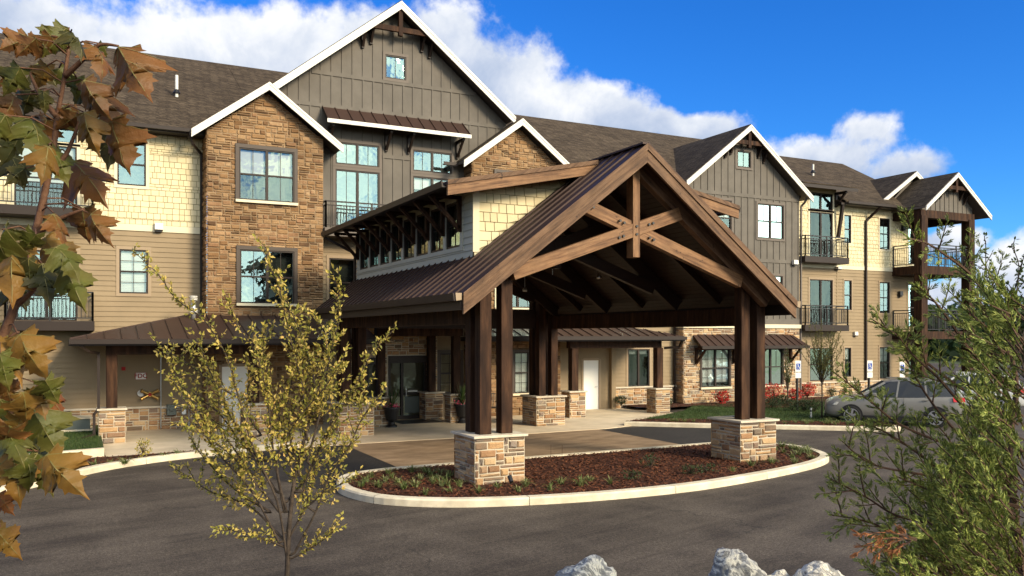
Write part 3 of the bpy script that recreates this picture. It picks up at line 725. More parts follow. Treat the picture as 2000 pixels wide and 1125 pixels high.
# ---- left wing
wm = fy(31.5)
o_a3 = (*[xz(229, 0, 31.5)[0], xz(285, 0, 31.5)[0]], 8.28, 9.72)
o_a2 = (xz(233, 0, 31.5)[0], xz(289, 0, 31.5)[0], 4.64, 6.12)
o_d3 = (-1.86, -0.08, 7.15, 9.42); o_t3 = (-1.86, -0.08, 9.5, 10.05)
o_d2 = (-1.83, -0.08, 3.7, 5.98)
mb = MB(); lap(mb, wm, Wall(-16, 3.9, 0.8, 6.79, ops=[o_a2, o_d2])); flat(mb, wm, Wall(-16, 3.9, 0, 0.8)); mb.build('siding_wall', 'tan', B)
mb = MB(); shake(mb, wm, Wall(-4.2, 3.9, 6.98, 10.1, ops=[o_a3, o_d3, o_t3])); flat(mb, wm, Wall(-16, -4.2, 6.98, 10.1)); mb.build('shingle_wall', ['cream', 'creamgap'], B)
mb = MB(); mb.mbox(wm, -16, 3.9, 6.76, 6.98, 0.0, 0.045); mb.build('belt_trim', 'creamtrim', B)
mb = MB(); stone(mb, fy(31.44), Wall(-3.5, 3.86, 0.0, 0.76)); mb.mbox(fy(31.44), -3.5, 3.86, 0.76, 0.82, 0.0, 0.09, 2); mb.build('stone_base', ['stone', 'mortar', 'capstone'], B)
window(B, wm, *o_a3, trim='creamtrim', blind=0.0, mun=(0, 0))
window(B, wm, *o_a2, trim='tantrim', blind=1.0, mun=(2, 2))
for o_, bl in ((o_d3, 0.55), (o_d2, 0.0)): window(B, wm, *o_, units=2, rail=None, trim='tantrim' if o_ is o_d2 else 'creamtrim', name='balcony_door', blind=bl)
window(B, wm, *o_t3, units=2, rail=None, trim='creamtrim')
balcony(B, -2.6, 0.43, 31.5, 30.5, 6.98, 7.27, 8.16); balcony(B, -2.1, 0.43, 31.5, 30.5, 3.37, 3.68, 4.6)
# ---- left stone tower
def tower(uc, u0, u1, zc, ops, yl):
    tm = fy(30.6)
    mb = MB(); stone(mb, tm, Wall(u0, u1, 0.0, zc, (uc, zc, 0.745), ops))
    stone(mb, fl(u0), Wall(30.6 - 0.03, 31.5, 0.0, zc - 0.745 * (uc - u0)), cw=0.15)
    mb.build('stone_wall', ['stone_hi', 'mortar_hi'], B)
    return gable_roof(B, uc, zc + 0.32, 0.745, 2.55, 2.6, 30.18, yl, 31.3)
T3 = (4.91, 6.8, 7.92, 9.72); T2 = (4.94, 6.8, 4.34, 6.2)
dw = (xz(430, 0, 30.6)[0], xz(487, 0, 30.6)[0], 0.02, 2.2)
tower(5.87, 3.87, 7.85, 11.72, [T3, T2, dw], 35.2)
for o_, bl in ((T3, 0.5), (T2, 0.0)): window(B, fy(30.55), *o_, units=2, trim='browntrim', tw=0.12, mun=(2, 1), blind=bl, sill='creamtrim')
mb = MB(); mb.mbox(fy(30.55), dw[0] + 0.05, dw[1] - 0.05, dw[2], dw[3] - 0.05, -0.06, -0.01); dd = mb.build('door', 'doorwhite', B, bevel=0.005)
mb = MB(); mb.mbox(fy(30.55), dw[0] - 0.04, dw[0] + 0.05, dw[2], dw[3], -0.08, 0.03); mb.mbox(fy(30.55), dw[1] - 0.05, dw[1] + 0.04, dw[2], dw[3], -0.08, 0.03); mb.mbox(fy(30.55), dw[0] + 0.05, dw[1] - 0.05, dw[3] - 0.05, dw[3] + 0.05, -0.08, 0.03); mb.build('frame', 'tantrim', dd)
# ---- right stone tower
T3r = (14.78, 16.68, 7.92, 9.72); T2r = (14.8, 16.68, 4.34, 6.2); T1r = (xz(1003, 0, 30.6)[0] , xz(1003, 0, 30.6)[0] + 1.35, 0.9, 2.55)
tower(15.76, 13.76, 17.74, 11.6, [T3r, T2r, T1r], 31.3)
window(B, fy(30.55), *T2r, units=2, trim='creamtrim', mun=(2, 1), blind=0.4, sill='creamtrim')
window(B, fy(30.55), *T3r, units=2, trim='browntrim', mun=(2, 1), sill='creamtrim')
window(B, fy(30.55), *T1r, units=2, trim='browntrim', mun=(2, 2), blind=1.0, sill='creamtrim')
# ---- central board gable
gm = fy(31.3)
G1t = (8.49, 10.18, 9.62, 10.44); G1 = (8.49, 10.19, 7.15, 9.42); G2t = (11.54, 13.17, 9.62, 10.44); G2 = (11.54, 13.17, 7.15, 9.42); Gs = (10.42, 11.26, 13.07, 13.97)
GL = (8.25, 9.25, 4.3, 6.1)
mb = MB(); batten(mb, gm, Wall(6.15, 15.6, 6.9, 15.6, (10.87, 15.62, 0.79), [G1t, G1, G2t, G2, Gs]), start=6.15)
mb.mbox(gm, 6.3, 15.5, 11.66, 11.80, 0.0, 0.034); mb.mbox(gm, 7.6, 14.2, 12.86, 13.0, 0.0, 0.036)
mb.mbox(gm, 7.85, 8.38, 10.0, 10.14, 0.0, 0.036); mb.mbox(gm, 10.31, 11.42, 10.0, 10.14, 0.0, 0.036); mb.mbox(gm, 13.29, 13.76, 10.0, 10.14, 0.0, 0.036)
mb.build('board_wall', 'grey', B)
mb = MB(); lap(mb, gm, Wall(7.85, 13.76, 0.02, 6.9, ops=[GL])); mb.build('siding_wall', 'tan', B)
window(B, gm, *G1t, units=2, rail=None, mun=(2, 1), trim='greytrim'); window(B, gm, *G1, units=2, rail=None, trim='greytrim', name='balcony_door', mun=(2, 1), glass='glass')
window(B, gm, *G2t, units=2, rail=None, mun=(2, 1), trim='greytrim'); window(B, gm, *G2, units=2, rail=None, trim='greytrim', mun=(2, 1), name='balcony_door', blind=0.2)
window(B, gm, *Gs, rail=None, mun=(2, 1), trim='greytrim'); window(B, gm, *GL, trim='tantrim', blind=0.0)
gable_roof(B, 10.87, 15.92, 0.79, 4.82, 4.85, 30.72, 42, 42, board=0.30)
def gable_truss(par, uc, y, x0, x1, z, zt, yw):          # collar tie and king post under a rake, with its four brackets
    mb = MB(); mb.box(x0, x1, y, y + 0.12, z - 0.10, z + 0.10); mb.box(uc - 0.08, uc + 0.08, y - 0.02, y + 0.14, z - 0.24, zt)
    o = mb.build('collar_truss', 'post', par, bevel=0.008)
    for u in (x0 + 0.10, x0 - 0.22, x1 - 0.10, x1 + 0.22): bracket(o, fy(yw), u, z + 0.05 - 0.9 * max(0, abs(u - uc) - (x1 - x0) / 2), 0.62, yw - y - 0.05, 0.10)
    return o
gable_truss(B, 10.87, 30.78, 9.75, 11.99, 14.83, 15.6, 31.3)
# metal awning over the upper windows
ro = seam_roof(B, [((8.0, 30.48, 11.06), (13.62, 30.48, 11.06), (13.62, 31.28, 11.68), (8.0, 31.28, 11.68))], 0.44, 'awning')
mb = MB(); mb.box(7.97, 13.65, 30.43, 30.475, 10.92, 11.06); mb.build('fascia', 'white', ro)
for u in (8.25, 10.45, 11.35, 13.4): bracket(ro, gm, u, 10.95, 0.7, 0.7, 0.1)
balcony(B, 7.87, 11.4, 31.3, 30.42, 6.82, 7.12, 8.08, 'bronze', 'greytrim')
# ---- wall between right tower and far gable
mm = fy(31.5)
WN = (xz(1226, 0, 31.5)[0], xz(1268, 0, 31.5)[0], 0.95, 2.62); DR = (xz(1137, 0, 31.5)[0], xz(1171, 0, 31.5)[0], 0.02, 2.2)
M2 = (21.2, 22.9, 4.4, 6.1)
mb = MB(); lap(mb, mm, Wall(17.7, 24.4, 0.02, 6.8, ops=[WN, DR, M2])); mb.build('siding_wall', 'tan', B)
mb = MB(); shake(mb, mm, Wall(17.7, 24.4, 6.8, 10.05)); mb.build('shingle_wall', ['cream', 'creamgap'], B)
mb = MB(); stone(mb, fy(31.44), Wall(17.74, DR[0] - 0.15, 0.02, 0.9)); mb.build('stone_base', ['stone', 'mortar'], B)
mb = MB(); stone(mb, fy(31.44), Wall(DR[1] + 0.75, 24.36, 0.02, 0.9)); mb.mbox(fy(31.44), DR[1] + 0.72, 24.36, 0.9, 0.96, 0.0, 0.1, 2); mb.build('stone_base', ['stone', 'mortar', 'capstone'], B)
window(B, mm, *WN, units=2, rail=None, mun=(1, 1), trim='tantrim', glass='glassdark', blind=0.12); window(B, mm, *M2, units=2, trim='tantrim')
mb = MB(); mb.mbox(mm, DR[0] + 0.05, DR[1] - 0.05, DR[2], DR[3] - 0.05, -0.05, 0.0); dd = mb.build('door', 'doorwhite', B, bevel=0.005)
mb = MB(); mb.mbox(mm, DR[0] - 0.05, DR[0] + 0.05, DR[2], DR[3], -0.06, 0.045); mb.mbox(mm, DR[1] - 0.05, DR[1] + 0.05, DR[2], DR[3], -0.06, 0.045); mb.mbox(mm, DR[0] + 0.05, DR[1] - 0.05, DR[3] - 0.05, DR[3] + 0.05, -0.06, 0.045); mb.build('frame', 'tantrim', dd)
mb = MB(); mb.tube([mm(DR[1] - 0.14, 1.0, 0.0), mm(DR[1] - 0.14, 1.0, 0.06), mm(DR[1] - 0.26, 1.0, 0.06)], 0.012); mb.build('handle', 'steel', dd)
mb = MB(); mb.mbox(mm, DR[1] + 0.5, DR[1] + 0.72, 0.02, 3.0, 0.0, 0.2); mb.build('pilaster', 'tan', B)
# ---- entry wall between the porches, with its glazed doors
emm = fy(31.05)
E1 = (10.45, 12.0, 0.02, 2.45); E2 = (9.15, 10.1, 0.02, 2.4)
mb = MB(); stone(mb, emm, Wall(8.75, 12.45, 0.02, 4.2, ops=[E1, E2])); mb.build('stone_wall', ['stone', 'mortar'], B)
mb = MB()
for (a, b, c, d) in (E1, E2):
    mb.mbox(emm, a, a + 0.09, c, d, -0.1, 0.05); mb.mbox(emm, b - 0.09, b, c, d, -0.1, 0.05); mb.mbox(emm, a + 0.09, b - 0.09, d - 0.28, d, -0.1, 0.052); mb.mbox(emm, a + 0.09, b - 0.09, c, c + 0.14, -0.1, 0.045)
    n = 2
    for k in range(1, n): u = a + (b - a) * (0.36 if b - a > 1.2 else 0.5); mb.mbox(emm, u - 0.05, u + 0.05, c + 0.14, d - 0.28, -0.1, 0.04)
u = 10.45 + 1.55 * 0.36
mb.mbox(emm, u + 0.05, E1[1] - 0.09, 0.95, 1.03, -0.06, 0.03)
ed = mb.build('entrance_door', 'bronze', B)
pb = MB()
for (a, b, c, d) in (E1, E2): pb.poly([emm(a + 0.05, c + 0.05, -0.03), emm(b - 0.05, c + 0.05, -0.03), emm(b - 0.05, d - 0.1, -0.03), emm(a + 0.05, d - 0.1, -0.03)])
pb.build('pane', 'glassdark', ed)
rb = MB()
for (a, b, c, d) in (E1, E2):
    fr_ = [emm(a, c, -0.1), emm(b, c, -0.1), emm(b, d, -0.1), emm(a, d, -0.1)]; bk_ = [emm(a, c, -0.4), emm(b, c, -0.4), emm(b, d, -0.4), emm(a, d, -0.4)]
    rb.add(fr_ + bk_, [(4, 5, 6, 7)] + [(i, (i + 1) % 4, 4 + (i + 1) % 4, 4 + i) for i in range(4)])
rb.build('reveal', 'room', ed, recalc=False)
hb = MB(); hb.tube([emm(u + 0.14, 0.9, 0.03), emm(u + 0.14, 0.9, 0.09), emm(u + 0.14, 1.25, 0.09), emm(u + 0.14, 1.25, 0.03)], 0.014); hb.build('handle', 'steel', ed)
hb = MB(); hb.mbox(emm, u + 0.22, u + 0.62, 1.06, 1.12, 0.031, 0.036); hb.build('sticker', 'white', ed)
hb = MB(); hb.mbox(emm, u + 0.12, E1[1] - 0.2, 0.25, 0.88, -0.028, -0.02); hb.build('lower_panel', 'unit', ed)
for a in (12.62, 13.02): pass
window(B, fy(31.2), 12.62, 13.5, 0.95, 2.52, units=1, mun=(2, 2), blind=1.0, trim='browntrim', tw=0.12, room=0.1)
# ---- far board gable
fm = fy(30.9)
F3a = (25.5, 27.12, 7.87, 9.51); F3b = (28.72, 30.37, 7.87, 9.51); Fs = (27.47, 28.3, 11.13, 11.9); F2b = (28.85, 30.3, 4.4, 6.1); F2a = (25.5, 27.12, 4.4, 6.1)
F1a = (25.31, 26.98, 0.86, 2.6); F1b = (28.75, 30.27, 0.86, 2.6)
mb = MB(); batten(mb, fm, Wall(24.35, 31.4, 3.78, 12.7, (27.88, 12.75, 0.775), [F3a, F3b, Fs, F2a, F2b]), start=24.35)
for z in (9.74, 6.72): mb.mbox(fm, 24.4, 31.35, z, z + 0.16, 0.0, 0.036)
mb.mbox(fm, 24.35, 31.4, 3.76, 4.02, 0.0, 0.036); flat(mb, fl(24.35), Wall(30.9, 31.5, 3.78, 10.0)); batten(mb, frt(31.4), Wall(30.9, 31.5, 3.78, 9.9))
mb.build('board_wall', 'grey', B)
mb = MB(); stone(mb, fm, Wall(24.35, 31.4, 0.0, 3.58, ops=[F1a, F1b])); stone(mb, fl(24.35), Wall(30.87, 31.5, 0.0, 3.58), cw=0.15)
mb.box(24.27, 31.46, 30.80, 31.5, 3.58, 3.76, 2); mb.build('stone_wall', ['stone', 'mortar', 'creamtrim'], B)
for o_, u_, bl in ((F3a, 2, 0.5), (F3b, 2, 0.5), (F2a, 2, 0), (F2b, 2, 0.3)): window(B, fm, *o_, units=u_, mun=(2, 1, 0), trim='greytrim', blind=bl)
window(B, fm, *Fs, rail=None, mun=(2, 1), trim='greytrim')
window(B, fy(30.85), *F1a, units=2, mun=(2, 2), trim='browntrim', tw=0.07, blind=0.9, sill='creamtrim'); window(B, fy(30.85), *F1b, units=2, mun=(2, 1, 0), trim='browntrim', tw=0.07, blind=0.0, sill='creamtrim')
gable_roof(B, 27.88, 13.08, 0.775, 3.75, 3.95, 30.42, 36.6, 31.5)
gable_truss(B, 27.88, 30.48, 26.95, 28.85, 12.22, 12.85, 30.9)
ro = seam_roof(B, [((24.65, 30.0, 2.74), (31.15, 30.0, 2.74), (30.95, 30.86, 3.26), (24.85, 30.86, 3.26))], 0.42, 'awning')
mb = MB(); mb.box(24.65, 31.15, 29.95, 29.995, 2.62, 2.76); mb.build('fascia', 'bronze', ro)
for u in (25.0, 27.2, 28.55, 30.75): bracket(ro, fy(30.85), u, 2.68, 0.75, 0.75, 0.11, 'post')
# ---- right wing
rm = fy(31.5)
bt = fy(31.38)
D3 = (32.58, 34.17, 7.15, 9.45); D3t = (32.58, 34.17, 9.56, 10.42); D2_ = (32.58, 34.17, 3.75, 6.05); D1 = (32.58, 34.17, 0.95, 2.6)
N = [(35.12, 35.62, 8.0, 9.45), (35.12, 35.66, 4.55, 6.08), (35.15, 35.62, 1.1, 2.6)]
Mw = [(37.73, 38.5, 7.8, 9.45), (37.73, 38.5, 4.42, 6.06), (37.73, 38.5, 0.95, 2.62)]
Dp = [(39.95, 40.75, 7.1, 9.42), (39.95, 40.75, 3.7, 6.02), (39.95, 40.75, 0.3, 2.6)]
mb = MB(); lap(mb, rm, Wall(34.45, 41.3, 0.85, 6.66, ops=[N[1], N[2], Mw[1], Mw[2], Dp[1], Dp[2]])); lap(mb, bt, Wall(31.4, 34.45, 0.85, 6.66, ops=[D2_, D1])); mb.mbox(bt, 34.45, 34.53, 0.85, 6.66, -0.12, 0.03); mb.build('siding_wall', 'tan', B)
mb = MB(); shake(mb, rm, Wall(34.45, 41.3, 6.84, 10.0, ops=[N[0], Mw[0], Dp[0]])); shake(mb, bt, Wall(31.4, 34.45, 6.84, 10.85, ops=[D3, D3t])); mb.build('shingle_wall', ['cream', 'creamgap'], B)
mb = MB(); mb.mbox(rm, 34.53, 41.3, 6.64, 6.84, 0.0, 0.045); mb.mbox(bt, 31.4, 34.53, 6.64, 6.84, 0.0, 0.045); mb.build('belt_trim', 'creamtrim', B)
mb = MB(); stone(mb, fy(31.32), Wall(31.42, 41.3, 0.1, 0.83)); mb.mbox(fy(31.32), 31.42, 41.3, 0.83, 0.89, 0, 0.09, 2); mb.build('stone_base', ['stone', 'mortar', 'capstone'], B)
window(B, bt, *D3, units=2, rail=None, trim='creamtrim', name='balcony_door', glass='glassdark'); window(B, bt, *D3t, units=2, rail=None, mun=(1, 1), trim='creamtrim')
window(B, bt, *D2_, units=2, rail=None, trim='tantrim', name='balcony_door', glass='glassdark'); window(B, bt, *D1, units=2, trim='tantrim', glass='glassdark', blind=0.5)
for i, o_ in enumerate(N): window(B, rm, *o_, trim='creamtrim' if i == 0 else 'tantrim', tw=0.07, blind=0.4 if i == 2 else 0, fw=0.04)
for i, o_ in enumerate(Mw): window(B, rm, *o_, trim='creamtrim' if i == 0 else 'tantrim', tw=0.08, mun=(2, 2), blind=0.45 if i == 2 else 0)
for i, o_ in enumerate(Dp): window(B, rm, *o_, trim='creamtrim' if i == 0 else 'tantrim', tw=0.08, rail=0.45, glass='glassdark', name='balcony_door')
balcony(B, 31.5, 34.5, 31.38, 30.6, 6.82, 7.12, 8.12); balcony(B, 31.5, 34.5, 31.38, 30.6, 3.45, 3.75, 4.7)
mb = MB()
mb.slab((31.2, 30.45, 10.68), (35.0, 30.45, 10.68), (35.0, 33.6, 11.55), (31.2, 33.6, 11.55), 0.05, 0); mb.slab((31.2, 30.47, 10.62), (35.0, 30.47, 10.62), (35.0, 33.6, 11.49), (31.2, 33.6, 11.49), 0.16, 1)
so_ = mb.build('roof', ['shingle', 'bronze'], B)
for u in (31.6, 34.35): bracket(so_, bt, u, 10.5, 0.75, 0.75, 0.12)
mb = MB(); mb.slab((34.3, 30.9, 9.95), (34.6, 30.9, 9.95), (34.6, 31.5, 10.25), (34.3, 31.5, 10.25), 0.1); mb.bar((34.5, 31.0, 9.9), (34.5, 31.3, 8.2), 0.14, 0.14, (1, 0, 0)); mb.build('bracket', 'bronze', B)
# corner porch on the far end
PX0, PX1, PY0, PY1 = 38.75, 43.0, 29.75, 33.2
for z0, z1, zr in ((6.42, 6.86, 7.98), (3.05, 3.45, 4.55)):
    mb = MB(); mb.box(38.7, 43.1, 29.75, 31.5, z0, z1); mb.box(41.35, 43.1, 31.5, 33.3, z0, z1); bo = mb.build('balcony', 'post', B)
    r_ = MB(); railing_mb(r_, [(38.78, 31.45), (38.78, 29.82), (43.0, 29.82), (43.0, 33.2)], z1, zr); r_.build('railing', 'black', bo)
for x, y in ((38.98, 29.95), (42.75, 29.95), (42.8, 32.9)):
    mb = MB(); mb.box(x - 0.24, x + 0.24, y - 0.24, y + 0.24, 0.0, 9.45); mb.build('post', 'post', B, bevel=0.02)
mb = MB(); mb.box(38.75, 43.0, 29.75, 30.15, 9.35, 9.75); mb.box(42.6, 43.0, 30.15, 33.2, 9.35, 9.75); mb.box(38.75, 39.15, 30.15, 31.5, 9.35, 9.75); mb.box(39.15, 42.6, 30.15, 33.2, 9.72, 9.78); mb.build('beam', 'post', B)
mb = MB(); batten(mb, fy(29.9), Wall(38.8, 43.0, 9.74, 11.45, (41.15, 11.5, 0.76)), sp=0.36); mb.build('board_wall', 'grey', B)
gable_roof(B, 41.15, 11.82, 0.76, 2.5, 2.75, 29.4, 34.4, 34.4, 0.24)
gable_truss(B, 41.15, 29.46, 40.25, 42.05, 11.0, 11.6, 29.9)
mb = MB(); mb.poly([(39.2, 32.05, 10.4), (42.5, 32.05, 10.4), (40.95, 32.05, 11.9)]); mb.build('gable_wall', 'grey', B)
gable_roof(B, 40.9, 12.25, 0.65, 2.6, 1.9, 31.7, 35.5, 35.5, 0.24)
mb = MB()
for X in (41.3,): flat(mb, frt(X), Wall(31.5, 43.5, 0, 10.05))
mb.build('siding_wall', 'tan', B)
# ---- main roofs
def main_roof(x0, x1, ze, zr, yr, ye=30.85, cut=None):
    mb = MB()
    if cut: ze += (zr - ze) * (cut - ye) / (yr - ye); ye = cut
    mb.slab((x0, ye, ze), (x1, ye, ze), (x1, yr, zr), (x0, yr, zr), 0.05, 0); mb.slab((x1, 2 * yr - ye, ze), (x0, 2 * yr - ye, ze), (x0, yr, zr), (x1, yr, zr), 0.05, 0)
    mb.slab((x0, ye + 0.02, ze - 0.05), (x1, ye + 0.02, ze - 0.05), (x1, ye + 0.8, ze - 0.05), (x0, ye + 0.8, ze - 0.05), 0.12, 1)
    return mb.build('roof', ['shingle', 'bronze'], B)
main_roof(-16, 5.9, 10.25, 15.4, 39.95); main_roof(5.91, 10.8, 10.25, 15.4, 39.95, cut=32.0); main_roof(10.9, 15.7, 10.05, 14.5, 38.75, cut=32.0); main_roof(15.71, 24.4, 10.05, 14.5, 38.75); main_roof(24.41, 31.4, 10.05, 14.5, 38.75, cut=31.7); main_roof(31.41, 34.5, 10.05, 14.5, 38.75, cut=31.6); main_roof(34.55, 41.7, 10.05, 13.76, 37.5)
mb = MB(); mb.poly([(41.5, 30.9, 10.0), (41.5, 44.1, 10.0), (41.5, 37.5, 13.7)]); mb.build('gable_wall', 'grey', B)
def gutter(x0, x1, y, z): 
    mb = MB(); mb.prism([(0, 0), (0.13, 0), (0.13, 0.12), (0.10, 0.12), (0.10, 0.03), (0.03, 0.03), (0.0, 0.05)], lambda a, b, t: (t, y - a, z + b - 0.12), x0, x1); return mb.build('gutter', 'bronze', B)
gutter(-16, 3.35, 30.84, 10.24); gutter(34.6, 38.9, 30.84, 10.04); gutter(12.6, 13.2, 30.84, 9.98)
spout(B, [(3.3, 30.76, 10.1), (3.45, 30.9, 9.75), (3.78, 31.43, 9.55), (3.78, 31.43, 4.05)])
sx = xz(1692, 0, 31.4)[0]; ex = xz(1724, 0, 30.7)[0]
spout(B, [(ex, 30.74, 9.95), (sx + 0.15, 31.38, 9.35), (sx, 31.42, 9.2), (sx, 31.42, 0.1)], w_=0.1)
spout(B, [(31.55, 30.5, 9.95), (31.55, 30.7, 9.7), (31.5, 30.86, 9.55), (31.46, 30.86, 0.2)], 'greytrim')
spout(B, [(24.2, 31.36, 6.5), (24.2, 31.36, 0.1)])
# ---- small fittings
def wall_light(px, py, Y, w_, h, d, mt='white'):
    u, v = xz(px, py, Y); mb = MB(); m_ = fy(Y); mb.prism([(0, h * 0.0), (d, h * 0.15), (d * 0.9, h), (0, h)], lambda a, b, t: m_(t, v - h / 2 + b, a), u - w_ / 2, u + w_ / 2); mb.mbox(m_, u - w_ * 0.42, u + w_ * 0.42, v - h / 2 - 0.03, v - h / 2, 0.01, d * 0.8, 1)
    return mb.build('wall_light', [mt, 'black'], B)
wall_light(310, 444, 31.45, 0.26, 0.26, 0.16); wall_light(1551, 513, 30.86, 0.28, 0.24, 0.16); wall_light(1635, 524, 31.33, 0.3, 0.12, 0.2)
for px, py in ((1763, 445), (1757, 574)): wall_light(px, py, 31.46, 0.22, 0.28, 0.15, 'black')
wall_light(1670, 652, 31.46, 0.22, 0.22, 0.12, 'white')  # white vent box, built with the wall light shape
u, v = xz(241, 720, 31.46)
mb = MB(); m_ = fy(31.46); mb.mbox(m_, u - 0.06, u + 0.06, v - 0.06, v + 0.06, 0.0, 0.05)
mb.build('fire_alarm', [mat('alarm_red', [(0.35, 0.02, 0.02)])], B)
def roof_pipe(px, py0, py1, Y, r=0.06):
    p = at_y(px, py1, Y); h = at_y(px, py0, Y).z - p.z
    mb = MB(); mb.tube([(p.x, p.y, p.z - 0.3), (p.x, p.y, p.z + h)], r, 10); mb.lathe((p.x, p.y, p.z - 0.12), [(r * 2.4, 0), (r * 1.1, 0.14)], 10, 1); mb.build('vent_pipe', ['white', 'black'], B)
roof_pipe(345, 147, 176, 34.3); roof_pipe(1588, 321, 333, 34.4)

# ================================================================== PORCHES
def pier(par, x, y, wx, wy, z0, z1, name='pier'):
    mb = MB(); e = 0.05
    stone(mb, fy(y - wy / 2), Wall(x - wx / 2 - e, x + wx / 2 + e, z0, z1)); stone(mb, fl(x - wx / 2), Wall(y - wy / 2, y + wy / 2, z0, z1))
    stone(mb, frt(x + wx / 2), Wall(y - wy / 2, y + wy / 2, z0, z1)); flat(mb, fb(y + wy / 2), Wall(x - wx / 2 - e, x + wx / 2 + e, z0, z1), 0, 0)
    o = mb.build(name, ['stone', 'mortar'], par)
    c = MB(); c.box(x - wx / 2 - 0.10, x + wx / 2 + 0.10, y - wy / 2 - 0.10, y + wy / 2 + 0.10, z1, z1 + 0.055); c.build('cap', 'capstone', o, bevel=0.012)
    return o
def post(par, x, y, w_, z0, z1, mt='post'):
    mb = MB(); mb.box(x - w_ / 2, x + w_ / 2, y - w_ / 2, y + w_ / 2, z0, z1); return mb.build('post', mt, par, bevel=0.012)
def porch(label, x0, x1, ye, ze, zt, piers, hip_l, hip_r, pw=0.62):
    p = thing('entry_porch', label, 'porch', 'stone pier porches beside the entrance')
    yt = 30.58
    xl = x0 + (3.6 if hip_l else 0); xr = x1 - (3.6 if hip_r else 0)
    q = [((x0, ye, ze), (x1, ye, ze), (xr, yt, zt), (xl, yt, zt))]
    if hip_l: q.append(((x0, 31.46, ze), (x0, ye, ze), (xl, yt, zt), (xl, 31.46, zt)))
    if hip_r: q.append(((x1, ye, ze), (x1, 31.46, ze), (xr, 31.46, zt), (xr, yt, zt)))
    ro = seam_roof(p, q, 0.44)
    mb = MB()
    mb.box(x0 - 0.02, x1 + 0.02, ye - 0.03, ye + 0.02, ze - 0.2, ze - 0.03)
    mb.box(x0 - 0.03, x0 + 0.02, ye + 0.02, 31.4, ze - 0.2, ze - 0.03); mb.box(x1 - 0.02, x1 + 0.03, ye + 0.02, 31.4, ze - 0.2, ze - 0.03)
    mb.build('fascia', 'bronze', ro)
    mb = MB(); mb.box(x0 + 0.05, x1 - 0.05, ye + 0.03, 31.4, ze - 0.16, ze - 0.10); mb.build('ceiling', 'darkwood', p)
    mb = MB(); mb.prism([(0, 0), (0.13, 0), (0.13, 0.13), (0.10, 0.13), (0.10, 0.03), (0, 0.03)], lambda a, b, t: (t, ye - 0.032 - a, ze - 0.15 + b), x0 - 0.02, x1 + 0.02); mb.build('gutter', 'bronze', p)
    xs_ = [a for a, b in piers]
    mb = MB(); mb.box(min(xs_) - 0.16, max(xs_) + 0.16, 28.0 + (ye - 27.4) * 0.9 + 0.1, 28.3 + (ye - 27.4) * 0.9 + 0.1, ze - 0.48, ze - 0.165); mb.build('beam', 'post', p)
    for x, y in piers: pier(p, x, y, pw, pw, 0.02, 1.0); post(p, x, y, 0.30, 1.055, ze - 0.48)
    return p
PL = porch('low porch with bronze seam metal roof left of the timber canopy', -0.25, 8.85, 27.4, 3.12, 3.92, [(0.86, 28.25), (9.45, 28.95)][:1] + [(5.0, 28.25)], True, False)
PR = porch('low porch with bronze seam metal roof sheltering the white door right of the canopy', 13.4, 22.3, 28.25, 3.2, 3.92, [(17.35, 28.9), (21.45, 28.9)], False, True)
spout(PL, [(0.0, 27.42, 2.95), (0.25, 27.6, 2.75), (0.5, 28.02, 2.7), (0.5, 28.02, 1.05), (0.38, 27.86, 0.9), (0.38, 27.86, 0.3), (-0.2, 27.3, 0.2)])
spout(PR, [(22.25, 28.3, 3.05), (22.25, 28.5, 2.75), (21.75, 28.9, 2.7)], w_=0.09)
# entrance lobby canopy joining the building and the drive canopy
EN = thing('entrance_lobby', 'dark timber lobby frame on low stone piers in front of the glazed entrance', 'lobby frame')
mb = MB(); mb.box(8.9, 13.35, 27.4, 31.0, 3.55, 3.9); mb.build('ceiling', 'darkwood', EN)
for x, y, w_ in ((9.47, 28.95, 0.55), (12.45, 29.2, 0.55), (12.05, 30.65, 0.62)): pier(EN, x, y, w_, w_, 0.02, 1.02); post(EN, x, y, 0.28, 1.07, 3.55)
mb = MB(); mb.box(9.3, 12.6, 28.85, 29.15, 3.2, 3.549); mb.build('beam', 'post', EN)

# ================================================================== DRIVE CANOPY
CX = 11.22; HW, ZE, ZR = 4.42, 4.06, 7.46; SL = (ZR - ZE) / HW; YF, YB = 15.5, 27.3
K = thing('drive_canopy', 'big timber framed drive-through canopy with bronze metal roof and cream dormer', 'canopy')
zr_ = lambda x: ZR - SL * abs(x - CX)
ro = seam_roof(K, [((CX - HW, YB, ZE), (CX - HW, YF, ZE), (CX, YF, ZR), (CX, YB, ZR)), ((CX + HW, YF, ZE), (CX + HW, YB, ZE), (CX, YB, ZR), (CX, YF, ZR))], 0.42, t=0.05)
mb = MB(); mb.bar((CX, YF + 0.04, ZR + 0.02), (CX, YB, ZR + 0.02), 0.2, 0.04); mb.build('ridge_cap', 'metal', ro)
